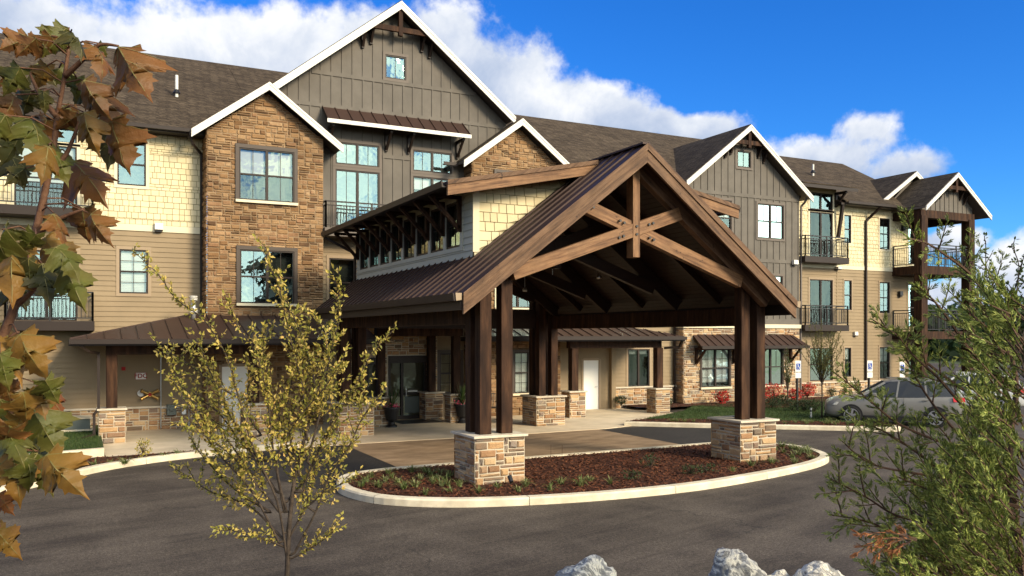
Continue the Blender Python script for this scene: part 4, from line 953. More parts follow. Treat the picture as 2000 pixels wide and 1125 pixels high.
# plank ceiling under the rafters: tongue and groove boards running along the ridge
cb = MB()
for sgn in (-1, 1):
    n = 36
    for k in range(n):
        a, b = k / n, (k + 0.93) / n
        xa, xb = CX + sgn * HW * a, CX + sgn * HW * b; za, zb = ZR - SL * HW * a - 0.06, ZR - SL * HW * b - 0.06
        cb.hexa([(xa, YF + 0.09, za - 0.02), (xb, YF + 0.09, zb - 0.02), (xb, YB, zb - 0.02), (xa, YB, za - 0.02), (xa, YF + 0.09, za), (xb, YF + 0.09, zb), (xb, YB, zb), (xa, YB, za)])
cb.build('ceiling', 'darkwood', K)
for yy in (YF, YB):
    s = -1 if yy == YF else 1
    for sg_ in (-1, 1):
        sd2 = 'l' if sg_ < 0 else 'r'
        rb = MB(); rb.rake(CX + sg_ * 0.001, ZR - 0.05, CX + sg_ * (HW + 0.02), ZE - 0.066, min(yy, yy + s * -0.07), max(yy, yy + s * -0.07), 0.36); o = rb.build('rake_board', 'timber' + sd2, K)
        fl_ = MB(); fl_.rake(CX + sg_ * 0.001, ZR + 0.015, CX + sg_ * (HW + 0.03), ZE, yy + s * 0.001 - (0.03 if s < 0 else 0), yy + s * 0.001 + (0 if s < 0 else 0.03), 0.15); fl_.build('drip_edge', 'timber' + sd2, o)
for sg_ in (-1, 1):
    xe = CX + sg_ * HW
    mb = MB(); mb.prism([(0, 0), (0.15, 0), (0.17, 0.15), (0.14, 0.15), (0.12, 0.03), (0, 0.03)], lambda a, b, t: (xe + sg_ * (a + 0.06), t, ZE - 0.16 + b), YF + 0.05, YB); go = mb.build('gutter', 'bronze', K)
    mb = MB(); mb.prism([(0.05, 0.02), (0.17, 0.0), (0.185, 0.155), (0.05, 0.155)], lambda a, b, t: (xe + sg_ * (a + 0.0), t, ZE - 0.16 + b), YF + 0.02, YF + 0.048); mb.build('end_cap', 'tantrim', go)
    mb = MB(); mb.box(min(xe, xe + sg_ * 0.055), max(xe, xe + sg_ * 0.055), YF + 0.08, YB, ZE - 0.34, ZE - 0.05); mb.build('fascia', 'bronze', K)
PX = (7.85, 14.95); PYf, PYb = 16.6, 27.0
for x in PX:
    for y, z0, z1 in ((PYf, 0.1, 1.08), (PYb, 0.02, 1.02)):
        pier(K, x, y, 1.06, 1.06, z0, z1)
        for dx in (-0.25, 0.25):
            for dy in (-0.25, 0.25):
                if y == PYf and dy > 0 and (dx > 0) == (x < CX): continue
                post(K, x + dx, y + dy, 0.27, z1 + 0.055, min(zr_(x + dx - 0.14), zr_(x + dx + 0.14)) - 0.09)
    bx = x - 0.25 if x < CX else x + 0.25
    mb = MB(); mb.box(bx - 0.125, bx + 0.125, PYf + 0.4, PYb - 0.4, 3.46, 3.92); mb.build('beam', 'post', K, bevel=0.01)
mb = MB(); mb.box(PX[0] + 0.4, PX[1] - 0.4, PYb - 0.13, PYb + 0.13, 3.46, 4.15); mb.build('beam', 'darkwood', K)
def truss(y, mt, bolts=False):
    T = 0.20; o = None; fin = mt == 'truss'
    for sg_ in (-1, 1):
        mb = MB(); mb.bar((CX + sg_ * 3.12, y - 0.02, 4.52), (CX - sg_ * 1.25, y + (0.012 if sg_ > 0 else -0.02), 6.05), T * 0.92 if sg_ > 0 else T, 0.30, (0, 0, 1))
        c_ = mb.build('truss' if o is None else 'chord', ('truss' + ('r' if sg_ > 0 else 'l')) if fin else mt, K if o is None else o, bevel=0.008); o = o or c_
        mb = MB(); mb.bar((CX + sg_ * 0.002, y, zr_(CX) - 0.32), (CX + sg_ * 4.0, y, zr_(CX + 4.0) - 0.32), T, 0.34, (0, 0, 1)); mb.build('rafter', ('timber' + ('r' if sg_ > 0 else 'l')) if fin else mt, o, bevel=0.008)
    kp = MB(); kp.box(CX - 0.095, CX + 0.095, y - T / 2 - 0.03, y + T / 2 + 0.03, 4.98, zr_(CX) - 0.4); kp.build('king_post', 'trussv' if fin else mt, o, bevel=0.008)
    if bolts:
        yp = y - T / 2 - 0.045
        for (u, v) in [(CX, 5.68), (CX, 5.50), (CX - 0.36, 5.44), (CX - 0.47, 5.40), (CX + 0.36, 5.44), (CX + 0.47, 5.40), (CX + 0.34, 5.74), (CX + 0.45, 5.78), (CX - 0.34, 5.74), (CX - 0.45, 5.78), (CX - 1.15, 6.03), (CX - 1.25, 6.08)]:
            pl = MB(); pl.tube([(u, yp + 0.03, v), (u, yp - 0.012, v)], 0.03, 8); pl.build('bolt', 'black', o)
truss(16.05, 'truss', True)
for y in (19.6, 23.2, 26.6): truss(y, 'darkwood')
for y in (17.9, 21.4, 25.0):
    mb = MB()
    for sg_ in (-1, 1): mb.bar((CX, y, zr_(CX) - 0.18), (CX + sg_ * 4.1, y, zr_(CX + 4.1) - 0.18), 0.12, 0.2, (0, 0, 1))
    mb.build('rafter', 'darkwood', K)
# dormer with eight windows a side
DY0, DY1, DXW, DE, DZR = 17.88, 27.1, 3.15, 4.07, 7.42
DS = (DZR - 6.58) / DE
DmH = {-1: MB(), 1: MB()}
wz = lambda x: DZR - DS * abs(x - CX)
fw_ = fy(DY0)
ztop = DZR - 0.17
zm = lambda u: ZR - SL * abs(u - CX) + 0.005
v = 4.96
while v < ztop:
    e = v + 0.22
    for sg_ in (-1, 1):
        u = 0.37
        while u < DXW - 0.01:
            u2 = min(DXW, u + rnd.uniform(0.16, 0.34)); ua, ub = sorted((CX + sg_ * u, CX + sg_ * u2)); lo = [max(v + 0.01, zm(ua)), max(v + 0.01, zm(ub))]; hi = [min(e, ztop - DS * abs(ua - CX)), min(e, ztop - DS * abs(ub - CX))]
            if max(hi[0] - lo[0], hi[1] - lo[1]) > 0.005:
                lo = [min(lo[i], hi[i]) for i in (0, 1)]; j = rnd.uniform(0, 0.01); g_ = 0.009; da, db = 0.026 + j, 0.01
                DmH[sg_].hexa([fw_(ua + g_, lo[0], 0.001), fw_(ub - g_, lo[1], 0.001), fw_(ub - g_, hi[1], 0.001), fw_(ua + g_, hi[0], 0.001), fw_(ua + g_, lo[0], da), fw_(ub - g_, lo[1], da), fw_(ub - g_, hi[1], db), fw_(ua + g_, hi[0], db)], 0)
            u = u2
    v = e
for sg_ in (-1, 1):
    DmH[sg_].poly([fw_(CX + sg_ * 0.37, zm(CX + 0.37), 0), fw_(CX + sg_ * DXW, zm(CX + DXW), 0), fw_(CX + sg_ * DXW, ztop - DS * DXW, 0), fw_(CX + sg_ * 0.37, ztop - DS * 0.37, 0)], 1)
    bwm = MB(); bwm.poly([(CX + sg_ * 0.37, DY1, zm(CX + 0.37)), (CX + sg_ * DXW, DY1, zm(CX + DXW)), (CX + sg_ * DXW, DY1, ztop - DS * DXW), (CX + sg_ * 0.37, DY1, ztop - DS * 0.37)], 0); bwm.build('back_wall', 'pale', K)
DmH[-1].mbox(fw_, CX - DXW - 0.03, CX - DXW + 0.13, 5.13, wz(CX - DXW) - 0.15, 0.001, 0.04, 2); DmH[1].mbox(fw_, CX + DXW - 0.13, CX + DXW + 0.03, 5.13, wz(CX - DXW) - 0.15, 0.001, 0.04, 2)
dos = {k: DmH[k].build('dormer', ['cream', 'creamgap', 'creamtrim'], K) for k in (-1, 1)}; do = dos[-1]
wt = wz(CX - DXW) - 0.16
for sg_ in (-1, 1):
    do = dos[sg_]; xw = CX + sg_ * DXW; m_ = fl(xw) if sg_ < 0 else frt(xw)
    ops = []; n = 8; y0, y1 = 18.5, 26.75
    for k in range(n): a = y0 + (y1 - y0) * k / n; ops.append((a + 0.08, a + (y1 - y0) / n - 0.08, 5.32, 6.42))
    sb = MB(); lap(sb, m_, Wall(DY0, DY1, 5.02, wt, ops=ops), h=0.16); sb.mbox(m_, y0 - 0.1, y1 + 0.1, 5.22, 5.32, 0.0, 0.05, 1); sb.mbox(m_, y0 - 0.1, y1 + 0.1, 6.42, 6.5, 0.0, 0.05, 1)
    for k in range(n + 1): yy = y0 + (y1 - y0) * k / n; sb.mbox(m_, yy - 0.08, yy + 0.08, 5.32, 6.42, 0.0, 0.045, 1)
    sb.build('siding', ['pale', 'pale'], do)
    for o_ in ops: window(K, m_, *o_, rail=None, mun=(2, 2), glass='glass', room=0.22, fw=0.055)
    for k in range(9):
        yy = y0 + (y1 - y0) * k / n
        mb = MB(); mb.mbox(m_, yy - 0.05, yy + 0.05, 5.66, 6.5, 0.046, 0.14); mb.bar(m_(yy, 5.73, 0.11), m_(yy, 6.45, 0.80), 0.085, 0.10, (0, 1, 0) ); mb.mbox(m_, yy - 0.04, yy + 0.04, 6.42, 6.5, 0.14, 0.85); mb.build('bracket', 'post', do)
    xe = CX + sg_ * DE
    mb = MB(); mb.prism([(0, 0), (0.13, 0), (0.15, 0.13), (0.12, 0.13), (0.10, 0.03), (0, 0.03)], lambda a, b, t: (xe + sg_ * (a + 0.0), t, wz(CX - DE) - 0.14 + b), 17.22, 27.6); mb.build('gutter', 'bronze', do)
    spout(K, [(xe + sg_ * 0.05, 27.45, 6.4), (xw + sg_ * 0.15, 27.2, 5.95), (xw + sg_ * 0.06, 27.13, 5.8), (xw + sg_ * 0.06, 27.13, 5.0)])
dr = seam_roof(K, [((CX - DE, 27.65, wz(CX - DE)), (CX - DE, 17.2, wz(CX - DE)), (CX, 17.2, DZR), (CX, 27.65, DZR)), ((CX + DE, 17.2, wz(CX - DE)), (CX + DE, 27.65, wz(CX - DE)), (CX, 27.65, DZR), (CX, 17.2, DZR))], 0.42, t=0.06)
for sg_ in (-1, 1):
    sd2 = 'l' if sg_ < 0 else 'r'
    rb = MB(); rb.rake(CX + sg_ * 0.25, wz(CX + 0.25) - 0.055, CX + sg_ * (DE + 0.02), wz(CX - DE) - 0.058, 17.15, 17.22, 0.26); rbo = rb.build('rake_board', 'trussd' + sd2, dos[sg_])
    rb = MB(); rb.rake(CX + sg_ * 0.25, wz(CX + 0.25) + 0.01, CX + sg_ * (DE + 0.03), wz(CX - DE) + 0.012, 17.12, 17.149, 0.1); rb.build('drip_edge', 'timber' + sd2, K)
# pendant lamps under the ceiling
for i, (px, py, y) in enumerate([(1280, 527, 20.2), (1170, 541, 21.6), (1079, 551, 23.2), (1025, 566, 24.6)]):
    p = at_y(px, py, y); t = thing('pendant_lamp', ['small steel pendant lamp hanging furthest right under the canopy ceiling', 'small steel pendant lamp second from the right under the canopy', 'small steel pendant lamp third from the right under the canopy', 'small steel pendant lamp furthest left under the canopy ceiling'][i], 'pendant lamp', 'pendant lamps under the canopy')
    top = min(zr_(p.x) - 0.09, p.z + 1.6)
    mb = MB(); mb.tube([(p.x, p.y, p.z + 0.06), (p.x, p.y, top)], 0.012, 6); mb.build('stem', 'steel', t)
    mb = MB(); mb.lathe((p.x, p.y, p.z - 0.05), [(0.075, 0), (0.08, 0.05), (0.06, 0.10), (0.03, 0.13)], 12); mb.build('lamp_shade', 'steel', t, smooth=True)

# ================================================================== SMALL THINGS
def text_mesh(name, txt, size, m, loc, par, rx=90, rz=0, ex=0.002):
    cu = bpy.data.curves.new(name, 'FONT'); cu.body = txt; cu.size = size; cu.align_x = 'CENTER'; cu.align_y = 'CENTER'; cu.extrude = ex; cu.offset = size * 0.02
    to = bpy.data.objects.new(name + '_curve', cu); C.objects.link(to); dg = bpy.context.evaluated_depsgraph_get()
    me = bpy.data.meshes.new_from_object(to.evaluated_get(dg)); C.objects.unlink(to); bpy.data.objects.remove(to)
    me.materials.clear(); me.materials.append(m); o = bpy.data.objects.new(name, me); C.objects.link(o)
    o.rotation_euler = (R(rx), 0, R(rz)); o.location = loc; o.parent = par; return o
red = mat('sign_red', [(0.30, 0.03, 0.02)], var=0.0); blue = mat('sign_blue', [(0.01, 0.05, 0.28)], var=0.0); brass = mat('brass', [(0.45, 0.27, 0.08)], metal=0.8, rough=0.35)
yw = 31.46
u0, v0 = xz(265, 741, yw); u1, v1 = xz(285, 728, yw)
t = thing('wall_sign', 'small white FDC sign with red lettering on the tan siding', 'sign')
mb = MB(); mb.box(u0, u1, yw - 0.025, yw - 0.01, v0, v1); mb.box(u0 - 0.01, u1 + 0.01, yw - 0.0099, yw - 0.004, v0 - 0.01, v1 + 0.01, 1); mb.build('panel', ['white', red], t)
text_mesh('lettering', 'FDC', 0.21, red, ((u0 + u1) / 2, yw - 0.027, (v0 + v1) / 2), t)
# fire department connection
u, v = xz(292, 770, yw)
t = thing('fire_hose_connection', 'brass fire hose connection with red caps and round white plate on tan siding', 'hose connection')
pu, pv = xz(275, 768, yw)
mb = MB(); mb.tube([(pu, yw - 0.01, pv), (pu, yw - 0.05, pv)], 0.11, 16); mb.tube([(pu, yw - 0.05, pv), (pu, yw - 0.07, pv)], 0.07, 16); mb.build('plate', 'white', t)
mb = MB(); mb.tube([(u, yw - 0.0, v), (u, yw - 0.16, v)], 0.09, 12)
for a in (35, 145, 215, 325): mb.tube([(u, yw - 0.13, v), (u + 0.27 * math.cos(R(a)), yw - 0.2, v + 0.2 * math.sin(R(a)))], [0.05, 0.045], 10)
mb.build('body', brass, t)
for a in (35, 145, 215, 325):
    p = Vector((u + 0.27 * math.cos(R(a)), yw - 0.2, v + 0.2 * math.sin(R(a)))); d = Vector((math.cos(R(a)), -0.25, math.sin(R(a)) * 0.7)).normalized()
    mb = MB(); mb.tube([p, p + d * 0.07], 0.062, 10); mb.build('cap', brass, t)
mb = MB(); mb.tube([(u, yw - 0.16, v), (u, yw - 0.2, v)], 0.06, 12); mb.build('centre_cap', red, t)
# meter pipework on the porch wall
t = thing('gas_meter_set', 'grey utility meters and thin pipes on the wall under the left porch', 'utility meter')
mu = xz(335, 0, yw)[0]
mb = MB(); mb.tube([(mu - 0.35, yw - 0.12, 0.05), (mu - 0.35, yw - 0.12, 2.6)], 0.02, 8); mb.tube([(mu - 0.35, yw - 0.12, 0.75), (mu + 0.55, yw - 0.12, 0.75), (mu + 0.55, yw - 0.12, 0.05)], 0.025, 8); mb.build('pipe', 'steel', t)
mb = MB(); mb.box(mu - 0.17, mu + 0.13, yw - 0.28, yw - 0.02, 0.5, 0.86); mb.tube([(mu - 0.02, yw - 0.28, 0.72), (mu - 0.02, yw - 0.32, 0.72)], 0.09, 12); mb.build('meter', 'unit', t, bevel=0.02)
mb = MB(); mb.box(mu + 0.3, mu + 0.46, yw - 0.22, yw - 0.02, 0.5, 0.72); mb.build('regulator', 'steel', t, bevel=0.02)
# flue with stacked caps through the porch roof
fx, fz = at_y(378, 575, 30.0).x, 4.55
t = thing('flue_pipe', 'shiny metal flue with ribbed caps rising from the left porch roof', 'flue')
mb = MB(); mb.tube([(fx, 30.0, 3.6), (fx, 30.0, 4.45)], 0.075, 14); mb.build('pipe', 'steel', t, smooth=True)
for z in (3.98, 4.38):
    mb = MB()
    for k in range(3): mb.lathe((fx, 30.0, z + k * 0.055), [(0.09, 0), (0.13, 0.012), (0.13, 0.032), (0.09, 0.044)], 16)
    mb.build('cap', 'white', t)
# grey equipment box on the lawn
t = thing('equipment_box', 'low green grey equipment box on a concrete pad on the small lawn', 'equipment box')
mb = MB(); mb.box(-1.2, 0.42, 29.6, 30.7, 0.2, 0.3); mb.build('pad', 'kerb', t); mb = MB(); mb.box(-1.05, 0.3, 29.75, 30.6, 0.3, 0.62); mb.build('body', 'unit', t, bevel=0.015); mb = MB(); mb.box(-1.1, 0.35, 29.7, 30.65, 0.62, 0.67); mb.build('lid', 'kerb', t, bevel=0.01)
# planters by the entrance
leaf_d = mat('palm_leaf', [(0, (0.03, 0.06, 0.015)), (1, (0.08, 0.12, 0.03))], island=True, rough=0.5, trans=0.2)
flower = mat('pink_flower', [(0, (0.5, 0.03, 0.06)), (1, (0.6, 0.12, 0.18))], island=True)
def planter(px, py, z, label):
    p = gr(px, py, z); t = thing('planter_urn', label, 'planter', 'planters at the entrance'); t.location = p
    mb = MB(); mb.lathe((0, 0, 0), [(0.19, 0), (0.19, 0.06), (0.12, 0.10), (0.12, 0.18), (0.2, 0.26), (0.25, 0.5), (0.27, 0.62), (0.30, 0.64), (0.30, 0.70), (0.25, 0.70), (0.24, 0.64)], 20); mb.build('urn', 'black', t, smooth=False)
    lb = MB()
    for k in range(26):
        a = rnd.uniform(0, 6.3); L = rnd.uniform(0.5, 1.0); sp = rnd.uniform(0.12, 0.5); w_ = 0.03; prev = None; pts = []
        for j in range(6):
            q = j / 5; r_ = sp * q; zz = 0.66 + L * q - 0.35 * sp * q * q
            c = Vector((r_ * math.cos(a), r_ * math.sin(a), zz)); s_ = Vector((-math.sin(a), math.cos(a), 0)) * w_ * (1 - q) ** 0.6; pts.append((c - s_, c + s_))
        for (a1, b1), (a2, b2) in zip(pts, pts[1:]): lb.poly([a1, b1, b2, a2])
    lb.build('leaves', leaf_d, t, recalc=False)
    fb_ = MB()
    for k in range(36):
        a = k * 0.35 if k < 18 else rnd.uniform(0, 6.3); r_ = rnd.uniform(0.14, 0.32); c = Vector((r_ * math.cos(a), r_ * math.sin(a), 0.70 + rnd.uniform(0, 0.14)))
        d1 = Vector((rnd.uniform(-1, 1), rnd.uniform(-1, 1), rnd.uniform(-1, 1))).normalized() * 0.035; d2 = d1.orthogonal().normalized() * 0.035
        fb_.poly([c - d1, c - d2, c + d1, c + d2])
    fb_.build('flowers', flower, t, recalc=False)
planter(765, 834, 0.02, 'black urn planter with spiky leaves and pink flowers left of the entrance doors')
planter(903, 826, 0.02, 'black urn planter with spiky leaves right of the entrance doors')
# bench beside the right pier
t = thing('metal_chair', 'black metal armchair standing behind the paired front posts', 'chair'); t.location = (14.2, 29.6, 0.02)
mb = MB(); mb.box(-0.25, 0.25, -0.25, 0.25, 0.42, 0.45); mb.build('seat', 'black', t)
mb = MB()
for k in range(7): mb.bar((-0.22 + k * 0.073, 0.25, 0.45), (-0.22 + k * 0.073, 0.32, 0.95), 0.015, 0.015, (0, 1, 0))
mb.bar((-0.25, 0.32, 0.95), (0.25, 0.32, 0.95), 0.03, 0.03); mb.build('backrest', 'black', t)
for x in (-0.24, 0.24):
    for y in (-0.23, 0.23):
        mb = MB(); mb.bar((x, y, 0), (x, y, 0.42 if y > 0 else 0.65), 0.028, 0.028, (0, 1, 0)); mb.build('leg', 'black', t)
    mb = MB(); mb.bar((x, -0.25, 0.65), (x, 0.28, 0.65), 0.04, 0.03); mb.build('armrest', 'black', t)
# ground spot lamps by the piers, wire sign frames in the mulch, marker post
def spot(x, y, z, label):
    t = thing('spot_lamp', label, 'spot lamp', 'black ground spot lamps by the stone piers'); t.location = (x, y, z)
    mb = MB(); mb.tube([(0, 0, 0), (0, 0, 0.09)], 0.012, 6); mb.build('stake', 'black', t); mb = MB(); mb.tube([(0, -0.04, 0.08), (0, 0.05, 0.19)], [0.045, 0.05], 10); mb.build('lamp_head', 'black', t)
p = gr(993, 947, 0.12); spot(p.x, p.y - 0.1, 0.12, 'small black ground spot lamp before the front pier left of the mulch bed')
p = gr(1483, 897, 0.12); spot(p.x + 0.05, p.y - 0.1, 0.12, 'small black ground spot lamp beside the front pier right of the mulch bed')
def wire_frame(px0, px1, pyt, pyb, label):
    a, b = gr(px0, pyb, 0.12), gr(px1, pyb + 1, 0.12); h = (pyb - pyt) / F * (sn * a.x + cs * a.y); mb = MB()
    for q in (a, b): mb.tube([q, q + Vector((0, 0, h))], 0.003, 4)
    for f_ in (0.2, 0.72): mb.tube([a + Vector((0, 0, h * f_)), b + Vector((0, 0, h * f_))], 0.004, 4)
    tag(mb.build('wire_sign_frame', 'post'), label, 'wire frame')
wire_frame(1076, 1098, 868, 934, 'thin empty wire sign frame stuck in the red mulch between the front piers')
# accessible parking signs
def parking_sign(px, py, ztop, label, h0=1.3):
    p = gr(px, py, 0.13); t = thing('parking_sign', label, 'sign', 'accessible parking signs'); t.location = p
    mb = MB(); mb.box(-0.035, 0.035, -0.035, 0.035, 0, ztop - 0.02); mb.build('pole', 'black', t)
    mb = MB(); mb.box(-0.16, 0.16, -0.06, -0.045, ztop - 0.46, ztop); mb.build('panel', 'white', t, bevel=0.01)
    mb = MB(); mb.box(-0.16, 0.16, -0.0601, -0.0451, ztop - 0.72, ztop - 0.49); mb.build('lower_panel', 'white', t, bevel=0.01)
    sy = MB(); yv = -0.064; c0 = ztop - 0.24
    sy.box(-0.115, 0.115, -0.0635, -0.0605, c0 - 0.13, c0 + 0.13, 0)
    sy.tube([(-0.02, yv + 0.001, c0 + 0.085), (-0.02, yv - 0.002, c0 + 0.085)], 0.022, 10, 1)
    sy.bar((-0.02, yv - 0.001, c0 + 0.06), (-0.01, yv - 0.001, c0 - 0.02), 0.006, 0.026, (1, 0, 0), 1); sy.bar((-0.01, yv - 0.001, c0 - 0.015), (0.05, yv - 0.001, c0 - 0.015), 0.006, 0.022, (0, 0, 1), 1); sy.bar((0.045, yv - 0.001, c0 - 0.015), (0.07, yv - 0.001, c0 - 0.09), 0.006, 0.022, (1, 0, 0), 1); sy.bar((-0.015, yv - 0.001, c0 + 0.03), (0.035, yv - 0.001, c0 + 0.03), 0.006, 0.018, (0, 0, 1), 1)
    for k in range(14):
        a, b = R(140 + k * 16), R(140 + k * 16 + 16); sy.bar((-0.012 + 0.06 * math.cos(a), yv - 0.001, c0 - 0.045 + 0.06 * math.sin(a)), (-0.012 + 0.06 * math.cos(b), yv - 0.001, c0 - 0.045 + 0.06 * math.sin(b)), 0.006, 0.016, (0, 1, 0), 1)
    sy.build('symbol', [blue, 'white'], t)
parking_sign(1557, 801, 2.05, 'white wheelchair parking sign on black pole in front of the red azaleas')
parking_sign(1697, 800, 2.05, 'white wheelchair parking sign in front of the long brown downspout')
parking_sign(1760, 800, 2.0, 'white wheelchair parking sign furthest right, above the silver car roof')
mb = MB(); p = gr(1584, 816, 0.13); mb.box(p.x - 0.03, p.x + 0.03, p.y - 0.02, p.y + 0.02, 0.1, 0.5); mb.box(p.x - 0.031, p.x + 0.031, p.y - 0.021, p.y + 0.021, 0.36, 0.42, 1); tag(mb.build('marker_stake', ['white', 'black']), 'short white marker stake in the bed by the kerb', 'stake')

# ------------------------------------------------------------------ cars
silver = mat('champagne_car_paint', [(0.20, 0.19, 0.17)], rough=0.33, metal=0.3, spec=0.4, var=0.03); pearl = mat('white_car_paint', [(0.5, 0.5, 0.48)], rough=0.3, spec=0.6, var=0.02)
cglass = mat('car_glass', [(0.012, 0.014, 0.016)], rough=0.05, spec=0.7, var=0.0); tyre_m = mat('tyre_rubber', [(0.015, 0.015, 0.015)], rough=0.85, var=0.1); rim_m = mat('alloy_rim', [(0.5, 0.5, 0.5)], metal=0.9, rough=0.3, var=0.0); tail = mat('tail_lamp_lens', [(0.45, 0.01, 0.015)], rough=0.15, var=0.0); hl = mat('head_lamp_lens', [(0.6, 0.62, 0.62)], rough=0.1, metal=0.4, var=0.0)
def car(paint, label, loc, rz, sc):
    t = thing('parked_car', label, 'car', 'cars in the parking lot'); t.location = loc; t.rotation_euler = (0, 0, rz); t.scale = (sc, sc, sc)
    st = [(0.0, 0.66, 0.36, 0.70), (0.02, 0.74, 0.30, 0.78), (0.12, 0.82, 0.25, 0.86), (0.3, 0.87, 0.22, 0.93), (0.6, 0.90, 0.22, 0.99), (1.0, 0.90, 0.22, 1.04), (1.4, 0.905, 0.22, 1.05), (2.0, 0.905, 0.22, 1.07), (2.7, 0.905, 0.22, 1.09), (3.4, 0.905, 0.22, 1.11), (4.1, 0.89, 0.24, 1.13), (4.5, 0.85, 0.30, 1.12), (4.66, 0.76, 0.38, 1.02), (4.70, 0.70, 0.45, 0.9)]
    mb = MB(); rows = []
    for x, hw, zb, zt in st:
        sec = [(hw * 0.92, zb), (hw, zb + 0.12), (hw, zb + (zt - zb) * 0.62), (hw * 0.965, zt - 0.06), (hw * 0.86, zt), (0, zt + 0.03)]
        rows.append([(x, -a, b) for a, b in sec] + [(x, a, b) for a, b in sec[-2::-1]])
    n = len(rows[0]); vs = [p for r_ in rows for p in r_]; fs = []
    for i in range(len(rows) - 1):
        for k in range(n - 1): fs.append((i * n + k, i * n + k + 1, (i + 1) * n + k + 1, (i + 1) * n + k))
        fs.append((i * n + n - 1, i * n, (i + 1) * n, (i + 1) * n + n - 1))
    fs += [tuple(range(n)), tuple(range((len(rows) - 1) * n, len(rows) * n))[::-1]]
    mb.add(vs, fs); body = mb.build('body', paint, t, smooth=True); es = body.modifiers.new('s', 'SUBSURF'); es.levels = es.render_levels = 1
    cab = [(1.25, 0.78, 1.03, 0.0), (2.15, 0.62, 1.57, 0), (2.6, 0.64, 1.63, 0), (3.5, 0.63, 1.64, 0), (4.2, 0.60, 1.56, 0)]
    base = [(1.22, 0.80), (2.0, 0.83), (2.6, 0.84), (3.5, 0.83), (4.58, 0.76)]; top = [(2.08, 0.60, 1.55), (2.3, 0.63, 1.60), (2.9, 0.645, 1.64), (3.6, 0.63, 1.63), (4.25, 0.58, 1.55)]
    g_ = MB()
    for sg_ in (-1, 1):
        for k in range(4): g_.poly([(base[k][0], sg_ * base[k][1], 1.04), (base[k + 1][0], sg_ * base[k + 1][1], 1.04), (top[k + 1][0], sg_ * top[k + 1][1], top[k + 1][2]), (top[k][0], sg_ * top[k][1], top[k][2])])
    g_.poly([(1.22, -0.8, 1.04), (1.22, 0.8, 1.04), (2.08, 0.6, 1.55), (2.08, -0.6, 1.55)]); g_.poly([(4.58, -0.76, 1.04), (4.58, 0.76, 1.04), (4.25, 0.58, 1.55), (4.25, -0.58, 1.55)]); g_.build('windows', cglass, t)
    r_ = MB(); 
    for k in range(4): r_.hexa([(top[k][0], -top[k][1], top[k][2]), (top[k + 1][0], -top[k + 1][1], top[k + 1][2]), (top[k + 1][0], top[k + 1][1], top[k + 1][2]), (top[k][0], top[k][1], top[k][2]), (top[k][0], -top[k][1] + 0.06, top[k][2] + 0.05), (top[k + 1][0], -top[k + 1][1] + 0.06, top[k + 1][2] + 0.05), (top[k + 1][0], top[k + 1][1] - 0.06, top[k + 1][2] + 0.05), (top[k][0], top[k][1] - 0.06, top[k][2] + 0.05)])
    for sg_ in (-1, 1):
        for a, b in (((1.22, 0.80), 0), ((2.45, 0.845), 1), ((3.45, 0.84), 2), ((4.56, 0.76), 4)):
            q = {0: top[0], 1: (2.55, 0.64, 1.6), 2: (3.4, 0.64, 1.62), 4: top[4]}[b]; r_.bar((a[0], sg_ * a[1], 1.03), (q[0], sg_ * q[1], q[2] + 0.01), 0.06 if b in (1, 2) else 0.09, 0.035, (0, sg_, 0.3))
        r_.bar((2.2, sg_ * 0.52, 1.70), (4.1, sg_ * 0.50, 1.68), 0.04, 0.035)
    r_.build('roof', paint, t)
    for sg_ in (-1, 1):
        sk = MB(); sk.box(1.36, 3.28, min(sg_ * 0.88, sg_ * 0.915), max(sg_ * 0.88, sg_ * 0.915), 0.2, 0.36); sk.build('sill', 'black', t, bevel=0.01)
    sk = MB(); sk.box(-0.012, 0.06, -0.5, 0.5, 0.5, 0.62); sk.box(-0.015, 0.05, -0.62, 0.62, 0.27, 0.38); sk.build('grille', 'black', t, bevel=0.01)
    for x in (0.92, 3.72):
        for sg_ in (-1, 1):
            a_ = MB(); a_.tube([(x, sg_ * 0.70, 0.36), (x, sg_ * 0.912, 0.36)], 0.40, 24); a_.build('wheel_arch', 'black', t)
            wmb = MB(); y0 = sg_ * 0.72; y1 = sg_ * 0.93
            wmb.tube([(x, y0, 0.345), (x, y0 + sg_ * 0.02, 0.345), (x, y1 - sg_ * 0.03, 0.345), (x, y1, 0.345)], [0.31, 0.345, 0.345, 0.315], 28); wo_ = wmb.build('wheel', tyre_m, t)
            rm_ = MB(); rm_.tube([(x, y1 - sg_ * 0.01, 0.345), (x, y1 + sg_ * 0.004, 0.345)], 0.07, 14)
            for k in range(6): a = k * math.pi / 3 + 0.3; rm_.bar((x + 0.05 * math.cos(a), y1 + sg_ * 0.004, 0.345 + 0.05 * math.sin(a)), (x + 0.24 * math.cos(a), y1 + sg_ * 0.004, 0.345 + 0.24 * math.sin(a)), 0.07, 0.02, (0, 1, 0))
            for k in range(20): a, b = k * math.pi / 10, (k + 1) * math.pi / 10; rm_.bar((x + 0.245 * math.cos(a), y1 + sg_ * 0.002, 0.345 + 0.245 * math.sin(a)), (x + 0.245 * math.cos(b), y1 + sg_ * 0.002, 0.345 + 0.245 * math.sin(b)), 0.03, 0.03, (0, 1, 0))
            rm_.build('rim', rim_m, wo_)
